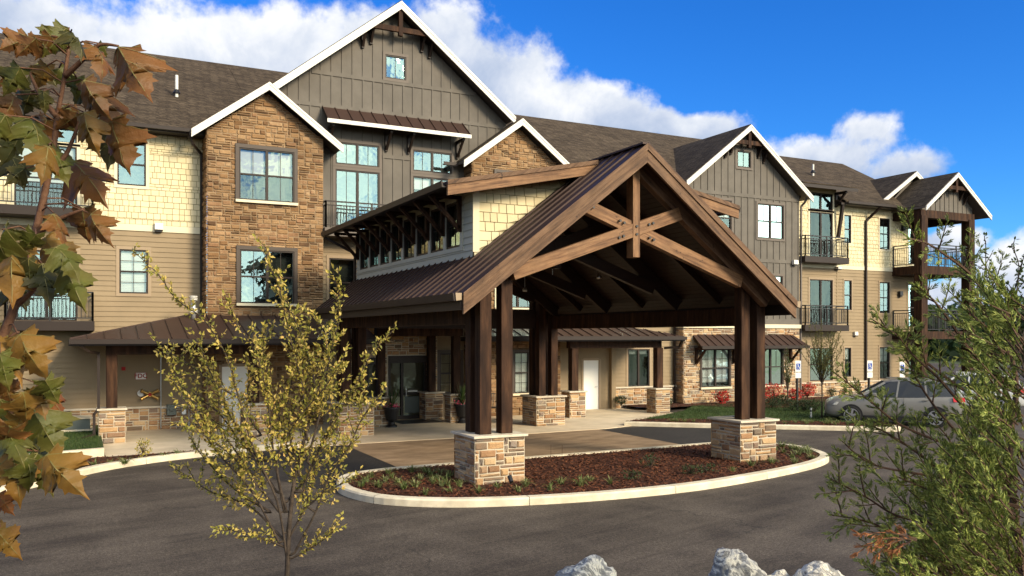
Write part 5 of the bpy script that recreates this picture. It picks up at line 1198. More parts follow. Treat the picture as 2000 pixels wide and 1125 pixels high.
    for sg_ in (-1, 1):
        l_ = MB(); l_.hexa([(0.10, sg_ * 0.5, 0.66), (0.42, sg_ * 0.875, 0.72), (0.5, sg_ * 0.88, 0.83), (0.16, sg_ * 0.52, 0.77), (0.02, sg_ * 0.5, 0.66), (0.30, sg_ * 0.9, 0.72), (0.42, sg_ * 0.9, 0.84), (0.08, sg_ * 0.52, 0.77)]); l_.build('headlight', hl, t)
        l_ = MB(); l_.hexa([(4.30, sg_ * 0.89, 0.92), (4.62, sg_ * 0.80, 0.92), (4.60, sg_ * 0.78, 1.08), (4.28, sg_ * 0.86, 1.10), (4.30, sg_ * 0.905, 0.92), (4.69, sg_ * 0.80, 0.92), (4.67, sg_ * 0.79, 1.08), (4.28, sg_ * 0.885, 1.10)]); l_.build('tail_light', tail, t)
        m_ = MB(); m_.box(1.62, 1.78, min(sg_ * 0.9, sg_ * 1.06), max(sg_ * 0.9, sg_ * 1.06), 1.06, 1.2); m_.build('mirror', paint, t, bevel=0.03)
        for x in (2.35, 3.3):
            m_ = MB(); m_.bar((x, sg_ * 0.915, 0.95), (x + 0.2, sg_ * 0.915, 0.955), 0.03, 0.03); m_.build('door_handle', paint, t)
            m_ = MB(); m_.bar((x + 0.32, sg_ * 0.908, 0.35), (x + 0.34, sg_ * 0.895, 1.04), 0.008, 0.012, (0, 1, 0)); m_.build('door_gap', 'black', t)
    return t
p = gr(1655, 826, 0.0)
car(silver, 'champagne silver estate car parked nose towards the lawn behind the kerb bed', (p.x - 0.35, p.y + 0.75, 0.0), R(-47), 0.98)
car(pearl, 'white estate car parked beyond the silver one behind the cedar', (31.6, 25.2, 0.0), R(-47), 0.98)

# ================================================================== PLANTS
from mathutils import noise as mnoise
rnd = random.Random(23)
bark = mat('grey_brown_bark', [(0, (0.035, 0.025, 0.018)), (1, (0.09, 0.065, 0.045))], scale=20, bump=0.5, rough=0.9)
twigm = mat('dark_twig', [(0.045, 0.028, 0.02)], var=0.2)
yleaf = mat('golden_leaf', [(0, (0.16, 0.17, 0.03)), (0.3, (0.34, 0.31, 0.055)), (0.62, (0.56, 0.43, 0.09)), (0.86, (0.66, 0.49, 0.15)), (1, (0.60, 0.27, 0.07))], island=True, scale=1.2, rough=0.5, trans=0.35, var=0.25)
oleaf = mat('olive_leaf', [(0, (0.07, 0.085, 0.02)), (0.6, (0.15, 0.15, 0.04)), (1, (0.25, 0.21, 0.06))], island=True, rough=0.6, trans=0.3, var=0.2)
gleaf = mat('mid_green_leaf', [(0, (0.035, 0.06, 0.015)), (0.6, (0.08, 0.115, 0.03)), (1, (0.14, 0.17, 0.05))], island=True, rough=0.55, trans=0.3, var=0.25)
dleaf = mat('dark_shrub_leaf', [(0, (0.018, 0.035, 0.012)), (1, (0.05, 0.075, 0.022))], island=True, rough=0.55, trans=0.2, var=0.2)
azal = mat('red_azalea_petal', [(0, (0.42, 0.015, 0.012)), (0.7, (0.62, 0.035, 0.03)), (1, (0.72, 0.10, 0.07))], island=True, rough=0.6, trans=0.2, var=0.1)
cedarm = mat('cedar_scale_leaf', [(0, (0.08, 0.115, 0.022)), (0.4, (0.19, 0.24, 0.048)), (0.75, (0.34, 0.38, 0.085)), (1, (0.52, 0.52, 0.15))], island=True, scale=2.0, rough=0.6, trans=0.25, var=0.35, vscale=3)
rust = mat('dead_cedar_spray', [(0, (0.22, 0.075, 0.025)), (1, (0.38, 0.16, 0.06))], island=True, rough=0.8, trans=0.2)
cbark = mat('red_cedar_bark', [(0, (0.055, 0.03, 0.018)), (1, (0.12, 0.065, 0.038))], scale=30, bump=0.4)
UP = Vector((0, 0, 1))
def rv(s=1.0): return Vector((rnd.uniform(-s, s), rnd.uniform(-s, s), rnd.uniform(-s, s)))
def leaf(mb, p, d, L, w_, fold=0.25, n=None):
    d = d.normalized(); n = n or (rv() + UP * 0.5); s_ = d.cross(n)
    if s_.length < 1e-3: return
    s_.normalize(); n = s_.cross(d)
    a = p + d * L * 0.45 + n * 0.0
    mb.add([p, a + s_ * w_ / 2 + n * w_ * fold, p + d * L, a - s_ * w_ / 2 + n * w_ * fold], [(0, 1, 2), (0, 2, 3)])
def resample(pts, step):
    out = [pts[0]]
    for a, b in zip(pts, pts[1:]):
        n = max(1, int((b - a).length / step)); out += [a.lerp(b, (k + 1) / n) for k in range(n)]
    return out
def smooth_line(pts, n=5):
    out = []; N = len(pts)
    for i in range(N - 1):
        p = [pts[min(max(i + k, 0), N - 1)] for k in (-1, 0, 1, 2)]
        for j in range(n):
            t = j / n; out.append(0.5 * ((2 * p[1]) + (p[2] - p[0]) * t + (2 * p[0] - 5 * p[1] + 4 * p[2] - p[3]) * t * t + (3 * p[1] - p[0] - 3 * p[2] + p[3]) * t ** 3))
    out.append(pts[-1]); return out
def leafy(wood, lv, pts, r0, r1, start=0.25, twig=0.22, sp=0.045, LS=0.04, dense=1.0, updir=0.4):
    """a stem, its side twigs and their leaves"""
    pts = resample(pts, 0.03); n = len(pts)
    wood.tube(pts, [r0 + (r1 - r0) * i / (n - 1) for i in range(n)], 5)
    acc = 0.0
    for i in range(1, n):
        t = i / n; acc += (pts[i] - pts[i - 1]).length
        if t < start or acc < sp: continue
        acc = 0
        ax = (pts[i] - pts[i - 1]).normalized()
        d = (rv() + ax * 0.9 + UP * updir).normalized(); L = twig * rnd.uniform(0.35, 1.0) * (1.15 - 0.6 * t)
        q = [pts[i]]; m_ = max(3, int(L / 0.025))
        for k in range(m_): d = (d + rv(0.22) + UP * 0.04).normalized(); q.append(q[-1] + d * L / m_)
        wood.tube(q, [0.003] * len(q), 3, cap=False)
        for k in range(1, len(q)):
            for _ in range(2 if rnd.random() < dense else 1):
                if rnd.random() < 0.93 * min(1, dense + 0.2):
                    l_ = LS * rnd.uniform(0.6, 1.2); leaf(lv, q[k] + rv(0.008), (d * 0.5 + rv(0.9) - UP * 0.15), l_, l_ * 0.55)
        leaf(lv, q[-1], d, LS, LS * 0.5)
        for _ in range(2): leaf(lv, pts[i], rv() + UP * 0.1, LS * rnd.uniform(0.6, 1.1), LS * 0.5)

# ---- the golden multi-stemmed tree in the foreground
YT = thing('young_elm', 'small multi-stemmed tree with golden green leaves in front of the driveway', 'tree')
stems = [[(560, 1135), (560, 1000), (590, 900), (612, 780), (602, 690), (565, 600), (538, 530), (520, 485)], [(560, 1090), (540, 980), (500, 880), (470, 780), (440, 700), (400, 625), (345, 585), (300, 535), (262, 492)],
    [(545, 1060), (490, 960), (430, 880), (385, 810), (340, 745), (325, 690)], [(575, 1080), (620, 1000), (650, 930), (680, 870), (715, 815), (745, 770)], [(590, 960), (640, 850), (685, 760), (725, 700), (768, 645)],
    [(600, 900), (630, 780), (650, 690), (668, 610), (655, 548)], [(555, 1000), (530, 880), (520, 770), (500, 690), (470, 640), (450, 600)], [(550, 1050), (480, 990), (420, 960), (370, 935), (345, 918)],
    [(570, 1090), (612, 1065), (655, 1035)], [(545, 1000), (460, 900), (400, 850), (355, 832)], [(560, 1070), (500, 1050), (440, 1032)], [(600, 860), (600, 760), (565, 680), (545, 560)], [(585, 930), (560, 820), (570, 720), (605, 640)],
    [(470, 780), (410, 745), (360, 705), (318, 682)], [(615, 820), (660, 790), (700, 790), (715, 750)], [(560, 980), (600, 930), (640, 900), (660, 860)], [(540, 960), (500, 900), (440, 800), (400, 720), (385, 660)], [(520, 900), (470, 870), (420, 800), (345, 760)],
    [(560, 1040), (570, 940), (545, 840), (530, 740), (510, 650)], [(600, 990), (640, 960), (680, 940)], [(530, 1000), (470, 960), (400, 890), (370, 850)], [(610, 780), (640, 720), (640, 650), (610, 610)], [(560, 1000), (545, 900), (590, 820), (640, 760), (670, 700)],
    [(510, 850), (480, 800), (490, 720), (530, 660)], [(565, 1050), (595, 980), (610, 900), (650, 830)], [(495, 930), (450, 860), (420, 850), (390, 790)]]
wood, lv = MB(), MB(); made = []
for i, s in enumerate(stems):
    off = rnd.uniform(-0.55, 0.55); n = len(s)
    if i in (0,): off = 0
    pts = smooth_line([fg(x + rnd.uniform(-9, 9) * (0 < k < n - 1), y, 7.0 + off * k / (n - 1)) for k, (x, y) in enumerate(s)], 4)
    if made and s[0][1] < 1130: pts.insert(0, min(made, key=lambda q_: (q_ - pts[0]).length + 0.4 * max(0, q_.z - pts[0].z)))
    made += resample(pts, 0.05)
    leafy(wood, lv, pts, 0.022 if i == 0 else 0.011, 0.003, 0.28 if len(s) > 4 else 0.15, 0.26 if i not in (1, 4) else 0.12, 0.0140, 0.042, 1.0)
wood.tube([fg(560, 1135, 7.0), fg(562, 1180, 7.0) * 1.0, fg(562, 1230, 7.0)], [0.026, 0.032, 0.045], 8)
wood.build('trunk', bark, YT, smooth=True, recalc=False); lv.build('crown', yleaf, YT, recalc=False)

# ---- small trees by the parking bed
def small_tree(label, px, py, h, trunk_h, spread, mleaf, n, LS, narrow=1.0, dense=0.8, droop=0.0):
    p = gr(px, py, 0.13); t = thing('young_tree', label, 'tree'); t.location = p; w_, l_ = MB(), MB()
    w_.tube([(0, 0, -0.05), (0.02, 0, trunk_h * 0.6), (0, 0, trunk_h)], [0.035, 0.028, 0.024], 6)
    for k in range(n):
        a = rnd.uniform(0, 6.28); r_ = spread * math.sqrt(rnd.random()) ; z0 = trunk_h * rnd.uniform(0.85, 1.25)
        hh = h * rnd.uniform(0.72, 1.0) - (r_ / spread) ** 2 * h * 0.16
        q = [Vector((0, 0, z0)), Vector((r_ * 0.35 * math.cos(a), r_ * 0.35 * math.sin(a), z0 + (hh - z0) * 0.35)), Vector((r_ * 0.8 * math.cos(a), r_ * 0.8 * math.sin(a), z0 + (hh - z0) * 0.72)), Vector((r_ * math.cos(a), r_ * math.sin(a), hh))]
        leafy(w_, l_, smooth_line(q, 4), 0.012, 0.003, 0.22, 0.3 * narrow, 0.09, LS, dense, 0.5)
    w_.build('trunk', bark, t, recalc=False); l_.build('crown', mleaf, t, recalc=False); return t
small_tree('vase shaped young tree with fine olive twigs in the kerb bed', 1605, 816, 3.75, 1.35, 1.0, oleaf, 30, 0.05)
small_tree('narrow upright young tree with pale green leaves before the stone wall', 1538, 792, 2.7, 0.6, 0.28, gleaf, 12, 0.055, 0.6)

# ---- tufts of grassy liriope (one mesh, many copies)
def tuft_mesh(nb, L, name):
    mb = MB()
    for k in range(nb):
        a = rnd.uniform(0, 6.28); l_ = L * rnd.uniform(0.6, 1.1); out = l_ * rnd.uniform(0.25, 0.85); w_ = 0.008; prev = None; c0 = Vector((rnd.uniform(-0.03, 0.03), rnd.uniform(-0.03, 0.03), 0)); s_ = Vector((-math.sin(a), math.cos(a), 0))
        row = []
        for j in range(5):
            q = j / 4; r_ = out * q; z = l_ * 0.9 * (q - 0.62 * q * q * (0.5 + out / l_))
            c = c0 + Vector((r_ * math.cos(a), r_ * math.sin(a), max(0.005, z))); ww = w_ * (1 - 0.85 * q); row.append((c - s_ * ww, c + s_ * ww))
        o = len(mb.v)
        mb.add([p for r_ in row for p in r_], [(2 * j, 2 * j + 1, 2 * j + 3, 2 * j + 2) for j in range(4)])
    return mb
tufts = []
for nb, L in ((34, 0.30), (26, 0.24)):
    o = tuft_mesh(nb, L, 'liriope_tuft').build('liriope_tuft', 'liriope', recalc=False); tufts.append([o, False])
def put_tuft(x, y, z, label, group, s=1.0):
    e = rnd.choice(tufts)
    if e[1]: o = e[0].copy(); C.objects.link(o)
    else: o = e[0]; e[1] = True
    o.location = (x, y, z); o.rotation_euler = (0, 0, rnd.uniform(0, 6.28)); k = s * rnd.uniform(1.15, 1.75); o.scale = (k, k, k * rnd.uniform(0.85, 1.2)); tag(o, label, 'grass tuft', group); return o
isl_t = [(692, 937), (706, 952), (726, 933), (758, 926), (752, 942), (740, 952), (778, 944), (788, 956), (804, 923), (812, 952), (832, 923), (840, 929), (852, 937), (870, 941), (880, 932), (879, 963), (935, 963), (897, 951), (831, 967), (972, 954), (1013, 961), (1074, 960), (1027, 951), (1095, 946), (1134, 950), (1152, 941), (1192, 946), (1430, 922), (1468, 912), (1508, 906), (1552, 906), (1528, 874), (1500, 876), (1556, 881), (1580, 889), (1568, 884), (1530, 886), (1586, 897), (1548, 895), (1545, 878), (715, 942), (862, 950), (682, 944), (765, 934), (820, 938), (1515, 880), (1560, 890), (1574, 881), (860, 926), (875, 950), (845, 945)]
for px, py in isl_t:
    p = gr(px, py, 0.12); put_tuft(p.x, p.y, 0.12, 'small green liriope tuft in the red mulch of the kerbed island', 'liriope tufts on the island')
for px, py in [(153, 913), (185, 911), (215, 907), (245, 906), (130, 912), (320, 893), (347, 889)]:
    p = gr(px, py, 0.09); put_tuft(p.x, p.y, 0.09, 'green liriope tuft in the narrow bed along the curved kerb left of the canopy', 'liriope tufts along the left kerb')
bed = [(1313, 824), (1322, 824), (1337, 824), (1355, 824)]
for px, py in bed: p = gr(px, py, 0.13); put_tuft(p.x, p.y, 0.12, 'small liriope tuft at the pale kerb end beside the walk', 'liriope tufts beside the walk', 0.9)
for x, y in scatter([(20.2, 23.6), (24.6, 20.2), (24.9, 21.3), (22.6, 23.2), (20.6, 24.8)], 46): put_tuft(x, y, 0.12, 'green liriope tuft crowded in the kerb bed before the silver car', 'liriope tufts in the kerb bed', 0.85)

def shrub(name, label, px, py, r, h, mleaf, n, LS, cat='shrub', group=None, mat2=None, z=0.15):
    p = gr(px, py, z); t = thing(name, label, cat, group); t.location = p; l_, w_, f_ = MB(), MB(), MB()
    for k in range(9):
        a = rnd.uniform(0, 6.28); w_.tube([(0, 0, 0), (r * 0.35 * math.cos(a), r * 0.35 * math.sin(a), h * 0.5), (r * 0.75 * math.cos(a), r * 0.75 * math.sin(a), h * 0.85)], [0.012, 0.008, 0.004], 4)
    lobes = [(Vector((rnd.uniform(-0.5, 0.5) * r, rnd.uniform(-0.5, 0.5) * r, h * rnd.uniform(0.4, 0.72))), rnd.uniform(0.42, 0.62)) for _ in range(7)]
    for k in range(n):
        c, s_ = rnd.choice(lobes); d = rv().normalized(); q = c + Vector((d.x * r * s_, d.y * r * s_, d.z * h * s_ * 0.7)) * rnd.uniform(0.75, 1.08)
        if q.z < 0.02: q.z = 0.02 + rnd.random() * 0.05
        tgt = f_ if (mat2 and rnd.random() < 0.82) else l_
        leaf(tgt, q, d + rv(0.6), LS * rnd.uniform(0.7, 1.3), LS * 0.6)
    w_.build('stem', twigm, t, recalc=False); l_.build('foliage', mleaf, t, recalc=False)
    if mat2: f_.build('blossom', mat2, t, recalc=False)
    return t
for px, py, r, lab in [(1407, 789, 0.42, 'red flowering azalea just left of the tall paired canopy posts'), (1485, 788, 0.45, 'red flowering azalea just right of the tall paired canopy posts'), (1514, 783, 0.62, 'largest red flowering azalea, before the right ground floor window'), (1549, 783, 0.42, 'small red azalea half behind the parking sign pole'), (1577, 777, 0.55, 'red flowering azalea just left of the vase shaped young tree')]:
    shrub('azalea', lab, px, py, r * 0.95, r * 1.3, dleaf, 700, 0.075, 'azalea', 'red azaleas along the stone wall', azal)
for px, py, lab in [(1508, 797, 'round dark green shrub left of the narrow young tree'), (1527, 791, 'round dark green shrub against the narrow young tree'), (1546, 802, 'round dark green shrub left of the parking sign pole'), (1570, 802, 'round dark green shrub right of the parking sign pole'), (1590, 804, 'round dark green shrub beside the vase shaped tree trunk'), (1482, 794, 'round dark green shrub beside the right canopy posts')]:
    shrub('boxwood', lab, px, py, 0.38, 0.46, dleaf, 620, 0.055, 'shrub', 'round green shrubs in the lawn bed')
for px, py, lab in [(1623, 774, 'low dark shrub in the wall bed right of the vase shaped tree'), (1648, 773, 'low dark shrub in the wall bed near the long downspout'), (1302, 793, 'dark shrub beside the stone pier of the right porch'), (1213, 793, 'low dark shrub under the porch window by the white door')]:
    shrub('dark_shrub', lab, px, py, 0.32, 0.4, dleaf, 420, 0.06, 'shrub', 'low dark shrubs by the walls')
for px, py, lab in [(1231, 937, 'dark leafy little shrub in the middle of the mulch island'), (1269, 914, 'brownish leafless little shrub further back in the mulch island'), (1350, 927, 'low dark ground plant nearest the right front pier'), (1381, 923, 'flat dark ground plant left of the right front pier')]:
    shrub('seedling_shrub', lab, px, py, 0.24, 0.32 if py < 920 else 0.2, dleaf, 160, 0.045, 'shrub', 'small dark plants in the mulch island', z=0.12)
shrub('seedling_shrub', 'little orange leaved shrub in the narrow bed left of the golden tree', 281, 896, 0.2, 0.5, yleaf, 200, 0.06, 'shrub', z=0.09)

# ---- maple in the left foreground
MP = thing('maple_tree', 'young maple with large bronze and green lobed leaves at the left edge', 'tree')
mleaf = mat('maple_leaf', [(0.1, 0.1, 0.1)], attr='Col', rough=0.38, trans=0.42, var=0.3, vscale=9, bump=0.25, bscale=60)
vein = mat('maple_leaf_vein', [(0.20, 0.17, 0.055)], rough=0.5, trans=0.2, var=0.1)
mstem = mat('maple_bark', [(0, (0.09, 0.04, 0.022)), (1, (0.17, 0.085, 0.045))], scale=25, bump=0.3)
half = [(0, 0.0), (0.07, -0.03), (0.17, -0.02), (0.30, -0.07), (0.28, 0.03), (0.33, 0.07), (0.22, 0.15), (0.33, 0.20), (0.42, 0.28), (0.50, 0.29), (0.48, 0.37), (0.58, 0.47), (0.44, 0.47), (0.42, 0.55), (0.31, 0.47), (0.20, 0.40), (0.13, 0.39), (0.17, 0.52), (0.25, 0.58), (0.21, 0.65), (0.27, 0.72), (0.17, 0.74), (0.12, 0.83), (0.05, 0.90), (0, 1.06)]
GC = {'g': ((0.10, 0.125, 0.022), (0.17, 0.125, 0.028)), 'd': ((0.045, 0.055, 0.013), (0.10, 0.07, 0.02)), 'b': ((0.16, 0.085, 0.024), (0.23, 0.085, 0.024)), 'o': ((0.22, 0.14, 0.03), (0.32, 0.14, 0.028)), 'r': ((0.26, 0.10, 0.025), (0.34, 0.11, 0.025))}
lm, vm_ = MB(), MB(); lcols = []; ml_w = MB()
def maple_leaf(b, t_, D, kind, wk=0.9):
    bp_, tp = fg(*b, D), fg(*t_, D + rnd.uniform(-0.06, 0.06)); ax = tp - bp_; L = ax.length; ax.normalize()
    view = (Vector((0, 0, CH)) - bp_).normalized(); nn = (view + rv(0.55)).normalized(); sd_ = ax.cross(nn).normalized(); nn = sd_.cross(ax).normalized()
    fold, droop, tw = rnd.uniform(0.35, 0.95), rnd.uniform(0.15, 0.55), rnd.uniform(-0.4, 0.4)
    wL = L * rnd.uniform(0.82, 1.12) * wk; wv0 = rnd.uniform(0, 6)
    def P_(x, y, lift=0.0):
        z = -fold * abs(x) * (0.6 + 0.8 * abs(x)) - droop * (y - 0.35) ** 2 + tw * x * y + 0.03 * math.sin(9 * x + 5 * y + wv0) + 0.02 * math.sin(21 * y + 13 * x + wv0) + lift
        return bp_ + sd_ * (x * wL) + ax * (y * L) + nn * (z * L)
    c0, c1 = GC[kind]; jit = rnd.uniform(0.75, 1.25)
    for s_ in (-1, 1):
        pts = [(s_ * x, y) for x, y in half]
        # fan of strips from the midrib, so that the blade bends
        o = len(lm.v); mid = [(0, y) for _, y in half]
        for (x, y) in pts:
            for q in (0.0, 0.5, 1.0):
                yy = max(0.0, y) * (1 - q) + y * q if q < 1 else y
                lm.v.append(tuple(P_(x * q, yy))); k = min(1, abs(x) * 0.9 * q + max(0, y - 0.5) * 1.1); n_ = 0.5 + 0.5 * mnoise.noise(Vector((x * 3 + b[0], y * 3, b[1])))
                kk = min(1, k * 0.8 + n_ * 0.45); lcols.append(tuple((c0[i] + (c1[i] - c0[i]) * kk) * jit for i in range(3)))
        for i in range(len(pts) - 1):
            for q in range(2):
                a = o + i * 3 + q; lm.f.append((a, a + 1, a + 4, a + 3)); lm.m.append(0)
    for (ex, ey, wv) in ((0, 0.97, 0.011), (0.52, 0.34, 0.008), (-0.52, 0.34, 0.008), (0.32, -0.03, 0.006), (-0.32, -0.03, 0.006), (0.26, 0.62, 0.004), (-0.26, 0.62, 0.004)):
        y0 = 0.30 if abs(ey - 0.62) < 0.01 else 0.0
        for j in range(5):
            q0, q1 = j / 5, (j + 1) / 5; a = (ex * q0, y0 + (ey - y0) * q0); c = (ex * q1, y0 + (ey - y0) * q1); dn = Vector((-(ey - y0), ex)).normalized()
            w0, w1 = wv * (1 - q0 * 0.7), wv * (1 - q1 * 0.7)
            vm_.poly([P_(a[0] - dn.x * w0, a[1] - dn.y * w0, 0.012), P_(a[0] + dn.x * w0, a[1] + dn.y * w0, 0.012), P_(c[0] + dn.x * w1, c[1] + dn.y * w1, 0.012), P_(c[0] - dn.x * w1, c[1] - dn.y * w1, 0.012)])
    return bp_
leaves_ = [((128, 55), (85, 112), 'g'), ((140, 58), (168, 104), 'd'), ((135, 54), (115, 98), 'g'), ((100, 70), (70, 120), 'b'), ((70, 75), (30, 112), 'b'), ((55, 72), (0, 98), 'b'), ((190, 88), (207, 148), 'b'), ((232, 92), (282, 184), 'b'), ((200, 86), (178, 118), 'g'), ((40, 132), (5, 190), 'g'), ((92, 128), (72, 180), 'o'), ((115, 133), (150, 178), 'g'), ((150, 152), (148, 198), 'g'), ((160, 155), (210, 232), 'b'), ((60, 178), (42, 228), 'd'), ((85, 178), (88, 225), 'd'), ((30, 185), (5, 238), 'b'), ((190, 170), (225, 250), 'b'), ((215, 236), (250, 340), 'b'), ((162, 218), (188, 302), 'o'), ((155, 222), (105, 258), 'b'), ((200, 230), (188, 292), 'g'), ((60, 228), (85, 305), 'g'), ((42, 258), (5, 325), 'g'), ((95, 283), (85, 356), 'o'), ((102, 288), (138, 360), 'g'), ((140, 308), (203, 384), 'b'), ((50, 328), (10, 358), 'd'), ((225, 250), (210, 320), 'd'), ((10, 225), (-30, 290), 'g'),
    ((105, 416), (134, 480), 'b'), ((160, 408), (172, 480), 'b'), ((172, 415), (210, 476), 'b'), ((70, 458), (40, 500), 'g'), ((85, 463), (138, 538), 'o'), ((110, 478), (158, 543), 'g'), ((25, 470), (20, 588), 'o'), ((5, 448), (-15, 525), 'g'), ((82, 515), (100, 596), 'd'), ((125, 515), (166, 608), 'g'), ((55, 505), (60, 570), 'd'), ((5, 632), (48, 748), 'o'), ((35, 652), (88, 744), 'o'), ((0, 690), (18, 765), 'g'), ((-10, 560), (-5, 640), 'o'),
    ((72, 758), (86, 814), 'o'), ((82, 752), (128, 816), 'r'), ((88, 742), (116, 790), 'g'), ((48, 770), (52, 834), 'o'), ((30, 788), (-5, 818), 'g'), ((62, 795), (118, 896), 'g'), ((20, 836), (0, 884), 'b'), ((25, 885), (42, 990), 'o'), ((30, 890), (0, 955), 'g'), ((75, 885), (112, 972), 'g'), ((85, 886), (158, 968), 'o'), ((55, 895), (62, 965), 'g'), ((-5, 965), (24, 1004), 'r'), ((-8, 1035), (44, 1094), 'o'), ((10, 830), (45, 900), 'g'), ((5, 740), (30, 800), 'b'), ((40, 815), (20, 880), 'o'), ((0, 780), (-30, 850), 'g'), ((95, 760), (70, 800), 'd')]
MD = 2.3
spine = smooth_line([fg(x, y, MD) for x, y in [(-150, 1500), (-60, 900), (-15, 715), (28, 600), (60, 490), (82, 400), (97, 330), (106, 280), (112, 228), (126, 150), (134, 95)]], 6)
n = len(spine); ml_w.tube(spine, [0.016 - 0.0115 * (i / (n - 1)) ** 0.8 for i in range(n)], 8)
for br in ([(112, 228), (80, 190), (55, 135)], [(126, 150), (160, 118), (192, 88), (232, 90)], [(97, 330), (130, 300), (160, 222)], [(70, 460), (110, 430), (165, 408)], [(28, 600), (70, 560), (115, 480)], [(-60, 900), (0, 830), (50, 775), (85, 745)], [(-60, 900), (0, 880), (75, 880)], [(106, 280), (60, 250), (40, 235)], [(-60, 930), (-20, 960), (0, 1030)], [(-15, 715), (20, 660), (38, 648)]):
    bp2 = smooth_line([fg(x, y, MD) for x, y in br], 5); ml_w.tube(bp2, [0.009 - 0.006 * i / (len(bp2) - 1) for i in range(len(bp2))], 6)
for b, t_, kd in leaves_:
    D = MD + rnd.uniform(-0.18, 0.12); bp_ = maple_leaf(b, t_, D, kd)
    q = min(spine, key=lambda s_: (s_ - bp_).length)
    if (q - bp_).length < 0.16:
        mid = q.lerp(bp_, 0.5) + UP * 0.015; ml_w.tube([q, mid, bp_], 0.0022, 4, cap=False)
for b, t_, kd in [((150, 160), (190, 215), 'd'), ((75, 120), (110, 165), 'd'), ((20, 130), (45, 190), 'b'), ((120, 210), (150, 262), 'd'), ((20, 300), (50, 360), 'd'), ((90, 235), (70, 290), 'b'), ((140, 520), (120, 570), 'd'), ((20, 540), (50, 600), 'd'), ((20, 860), (55, 930), 'd'), ((60, 830), (90, 900), 'd')]: maple_leaf(b, t_, MD + 0.22, kd)
ml_w.build('trunk', mstem, MP, smooth=True, recalc=False)
cr = lm.build('crown', mleaf, MP, smooth=True, recalc=False, cols=lcols); vm_.build('leaf_veins', vein, cr, recalc=False)

# ---- cedar in the right foreground
CD = thing('red_cedar', 'young feathery green cedar with one rusty dead spray filling the right foreground', 'tree')
cw, cl, cr_ = MB(), MB(), MB()
def twiglet(mb, p, d, L):
    d = d.normalized(); s_ = d.cross(rv()); 
    if s_.length < 1e-3: return
    s_ = s_.normalized() * 0.0021; t2 = d.cross(s_.normalized()) * 0.0024
    mb.add([p - s_, p + s_, p + d * L + s_ * 0.4, p + d * L - s_ * 0.4, p + d * L * 0.5 + t2 * 2], [(0, 1, 2, 3), (0, 4, 3), (1, 2, 4)])
def frond(mb, pts, wl, sp=0.028, tw=0.032, plane=None):
    """one feathery shoot: an axis with alternate branchlets, each clothed in scale leaves"""
    pts = resample(pts, 0.012); n = len(pts); acc = 0.0; sgn = 1
    cw.tube(pts[::3] + [pts[-1]], [0.0045 * (1 - 0.75 * i / max(1, len(pts[::3]))) for i in range(len(pts[::3]) + 1)], 4, cap=False)
    for i in range(1, n):
        t = i / n; acc += 0.012; ax = (pts[i] - pts[i - 1]).normalized()
        if acc > sp * 0.35: twiglet(mb, pts[i], ax + rv(0.35), tw * 0.9)
        if acc < sp: continue
        acc = 0.0; sgn = -sgn; nn = plane if plane is not None else rv().normalized()
        sd_ = ax.cross(nn).normalized() * sgn; d = (ax * 0.8 + sd_ * 0.75 + rv(0.25) + UP * 0.12).normalized()
        L = wl * (0.35 + 0.75 * math.sin(math.pi * min(1, t * 0.75 + 0.25))) * rnd.uniform(0.6, 1.1); m_ = max(2, int(L / 0.009)); p = pts[i]
        for k in range(m_):
            d = (d + ax * 0.05 + rv(0.06)).normalized(); p = p + d * L / m_
            for s2 in (-1, 1): twiglet(mb, p, d * 1.0 + d.cross(nn).normalized() * s2 * 0.42 + rv(0.1), tw * rnd.uniform(0.7, 1.15) * (1.15 - 0.55 * k / m_))
        twiglet(mb, p, d, tw)
    for _ in range(3): twiglet(mb, pts[-1], (pts[-1] - pts[-2]).normalized() + rv(0.25), tw)
CDD = 4.3
trunk = smooth_line([fg(x, y, CDD + 0.75) for x, y in [(2030, 1420), (2000, 1150), (1972, 900), (1985, 760), (1972, 680), (1968, 620)]], 6)
cw.tube(trunk, [0.03 - 0.024 * i / (len(trunk) - 1) for i in range(len(trunk))], 8)
limbs = [[(1985, 960), (1880, 935), (1790, 925), (1700, 905), (1645, 862)], [(1990, 1010), (1860, 1020), (1760, 1010), (1690, 970), (1622, 935)], [(1990, 1080), (1860, 1080), (1760, 1050), (1700, 1020), (1625, 1006)], [(1980, 860), (1890, 800), (1830, 735), (1780, 690), (1745, 640)], [(1980, 900), (1860, 870), (1760, 830), (1690, 775), (1630, 728)],
    [(1980, 820), (1880, 760), (1800, 700), (1760, 660), (1705, 625)], [(1978, 760), (1900, 690), (1850, 620), (1822, 585), (1795, 560)], [(1970, 620), (1900, 540), (1850, 500), (1800, 470), (1768, 468)], [(1985, 980), (1900, 880), (1830, 800), (1790, 740), (1770, 700)],
    [(1990, 1110), (1900, 1110), (1800, 1110), (1720, 1095)], [(1975, 700), (1930, 620), (1900, 560), (1890, 520)], [(1980, 800), (1940, 700), (1920, 620), (1935, 570)], [(1995, 1040), (1900, 1000), (1820, 960), (1750, 930)], [(1990, 990), (1890, 960), (1800, 890), (1740, 850), (1700, 830)]]
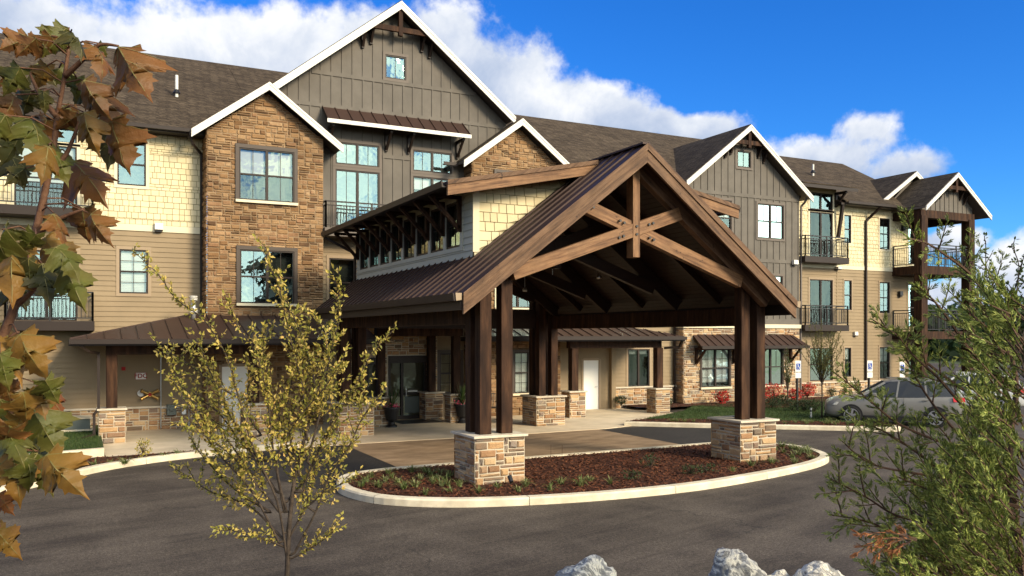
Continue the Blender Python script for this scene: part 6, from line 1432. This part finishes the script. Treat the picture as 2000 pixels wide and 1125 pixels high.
for li, s in enumerate(limbs):
    dz = rnd.uniform(-0.5, 0.35); n = len(s)
    pts = smooth_line([fg(x, y, CDD + 0.2 + dz * k / (n - 1)) for k, (x, y) in enumerate(s)], 6); pts = resample(pts, 0.03); n = len(pts)
    cw.tube(pts, [0.011 * (1 - 0.75 * i / n) for i in range(n)], 5, cap=False)
    acc = 0; sg_ = 1
    for i in range(2, n - 2):
        acc += 0.03; t = i / n
        if t < 0.15 or acc < (0.055 if s[-1][1] > 800 else 0.085): continue
        acc = 0; sg_ = -sg_; ax = (pts[i] - pts[i - 1]).normalized(); view = (pts[i] - Vector((0, 0, CH))).normalized()
        sd_ = ax.cross(view).normalized() * sg_; d = (ax * 0.75 + sd_ * 0.65 + rv(0.35) + UP * 0.22).normalized(); L = rnd.uniform(0.13, 0.27) * (1.15 - 0.5 * t) * (1.0 if s[-1][1] > 800 else 0.75)
        q = [pts[i]]
        for k in range(4): d = (d + rv(0.1) + UP * 0.05).normalized(); q.append(q[-1] + d * L / 4)
        frond(cl, q, 0.056, 0.022, 0.028, (view + rv(0.5)).normalized())
    frond(cl, [pts[int(n * 0.72)], pts[int(n * 0.86)], pts[-1]], 0.07, 0.024, 0.026)
# the dense body: shoots all round the trunk
for k in range(560):
    while True:
        x, y = rnd.uniform(1740, 2090), 1160 - 560 * rnd.random() ** 1.25
        edge = (1950 - max(0, y - 850) * 0.55) if y > 700 else 1950 + (700 - y) * 0.3
        if x > edge + rnd.uniform(-40, 60): break
    x0 = 2010; D = CDD + rnd.uniform(-0.7, 0.6)
    p = fg(x, y, D); d = (fg(x - 60 * (1 if x < x0 else -1), y - rnd.uniform(20, 90), D + rnd.uniform(-0.15, 0.1)) - p).normalized(); L = rnd.uniform(0.16, 0.34); q = [p]
    for j in range(4): d = (d + rv(0.14) + UP * 0.07).normalized(); q.append(q[-1] + d * L / 4)
    frond(cl, q, 0.058, 0.022, 0.027)
for s in ([(1790, 1055), (1745, 1050), (1705, 1060), (1672, 1082)], [(1790, 1052), (1740, 1040), (1700, 1042), (1680, 1044)], [(1770, 1052), (1735, 1062), (1712, 1085)], [(1780, 1056), (1755, 1070), (1745, 1076)]):
    frond(cr_, smooth_line([fg(x, y, CDD - 0.95) for x, y in s], 5), 0.035, 0.022, 0.03)
cw.build('trunk', cbark, CD, recalc=False); cl.build('crown', cedarm, CD, recalc=False); cr_.build('dead_spray', rust, CD, recalc=False)

# ---- thin leafy sapling behind the cedar
SP = thing('leafy_sapling', 'thin small-leaved sapling rising behind the cedar at the right edge', 'tree'); wood, lv = MB(), MB()
for s in ([(2080, 1200), (2040, 900), (2010, 760), (1960, 650), (1930, 560), (1925, 470)], [(2010, 760), (1990, 690), (1945, 600), (1900, 545), (1865, 500)], [(2020, 800), (2000, 700), (1985, 600), (1990, 520), (1975, 480)], [(2005, 740), (1960, 700), (1900, 680), (1850, 640)], [(1990, 690), (2010, 600), (2005, 540)], [(1950, 620), (1980, 570), (2000, 500)], [(2030, 850), (2020, 700), (2030, 600), (2020, 520)]):
    leafy(wood, lv, smooth_line([fg(x, y, 5.6 + rnd.uniform(-0.2, 0.2)) for x, y in s], 4), 0.009, 0.003, 0.2, 0.17, 0.05, 0.03, 0.75)
wood.build('trunk', bark, SP, recalc=False); lv.build('crown', gleaf, SP, recalc=False)

# ---- boulders on the bank
def boulder(label, cx, top, wpx, hpx, D, seed, peak=0.0):
    r = wpx / F * D / 2; c = fg(cx, top, D); hh = hpx / F * D
    bm = bmesh.new(); bmesh.ops.create_icosphere(bm, subdivisions=5, radius=1.0)
    for v in bm.verts:
        p = v.co.copy(); k = 1 + 0.28 * mnoise.noise(p * 1.3 + Vector((seed, 0, 0))) + 0.16 * abs(mnoise.noise(p * 2.8 + Vector((0, seed, 0)))) + 0.06 * mnoise.noise(p * 7 + Vector((0, 0, seed))) + 0.025 * mnoise.noise(p * 17)
        fx_ = p * k; v.co = Vector((fx_.x * r, fx_.y * r * 0.9, fx_.z * hh)); v.co.z += peak * hh * max(0, -fx_.x) * max(0, fx_.z)
    zt = max(v.co.z for v in bm.verts); me = bpy.data.meshes.new('boulder'); bm.to_mesh(me); bm.free(); me.materials.append(M['rock'])
    o = bpy.data.objects.new('boulder', me); C.objects.link(o); o.location = (c.x, c.y, c.z - zt); o.rotation_euler = (0, 0, -YAW); me.polygons.foreach_set('use_smooth', [True] * len(me.polygons)); tag(o, label, 'boulder', 'boulders on the bank'); return o
boulder('rounded white veined grey boulder at the lower edge, alone left of the others', 1150, 1086, 128, 74, 6.0, 3.1)
boulder('dark grey pointed boulder at the lower edge, the tallest of them', 1440, 1071, 118, 80, 6.0, 8.4, 0.35)
boulder('low grey boulder between the pointed one and the cedar', 1598, 1098, 112, 60, 6.1, 15.2)
boulder('low dark boulder joining the pointed one and the low one', 1515, 1112, 80, 50, 6.2, 21.7)

# ---- far woods
fw2 = MB(); rnd2 = random.Random(5)
for k in range(90):
    a = YAW + R(rnd2.uniform(10, 45)); D = rnd2.uniform(120, 190); cx, cy = D * math.sin(a), D * math.cos(a); h = rnd2.uniform(5, 9); r_ = rnd2.uniform(3, 6)
    for j in range(120):
        d = rv().normalized(); q = Vector((cx + d.x * r_, cy + d.y * r_, h * 0.55 + d.z * h * 0.5)); L = rnd2.uniform(0.5, 1.1); e1 = rv().normalized() * L; e2 = e1.orthogonal().normalized() * L
        fw2.poly([q - e1, q - e2, q + e1, q + e2])
stuff(fw2.build('far_woods', 'blade', recalc=False))
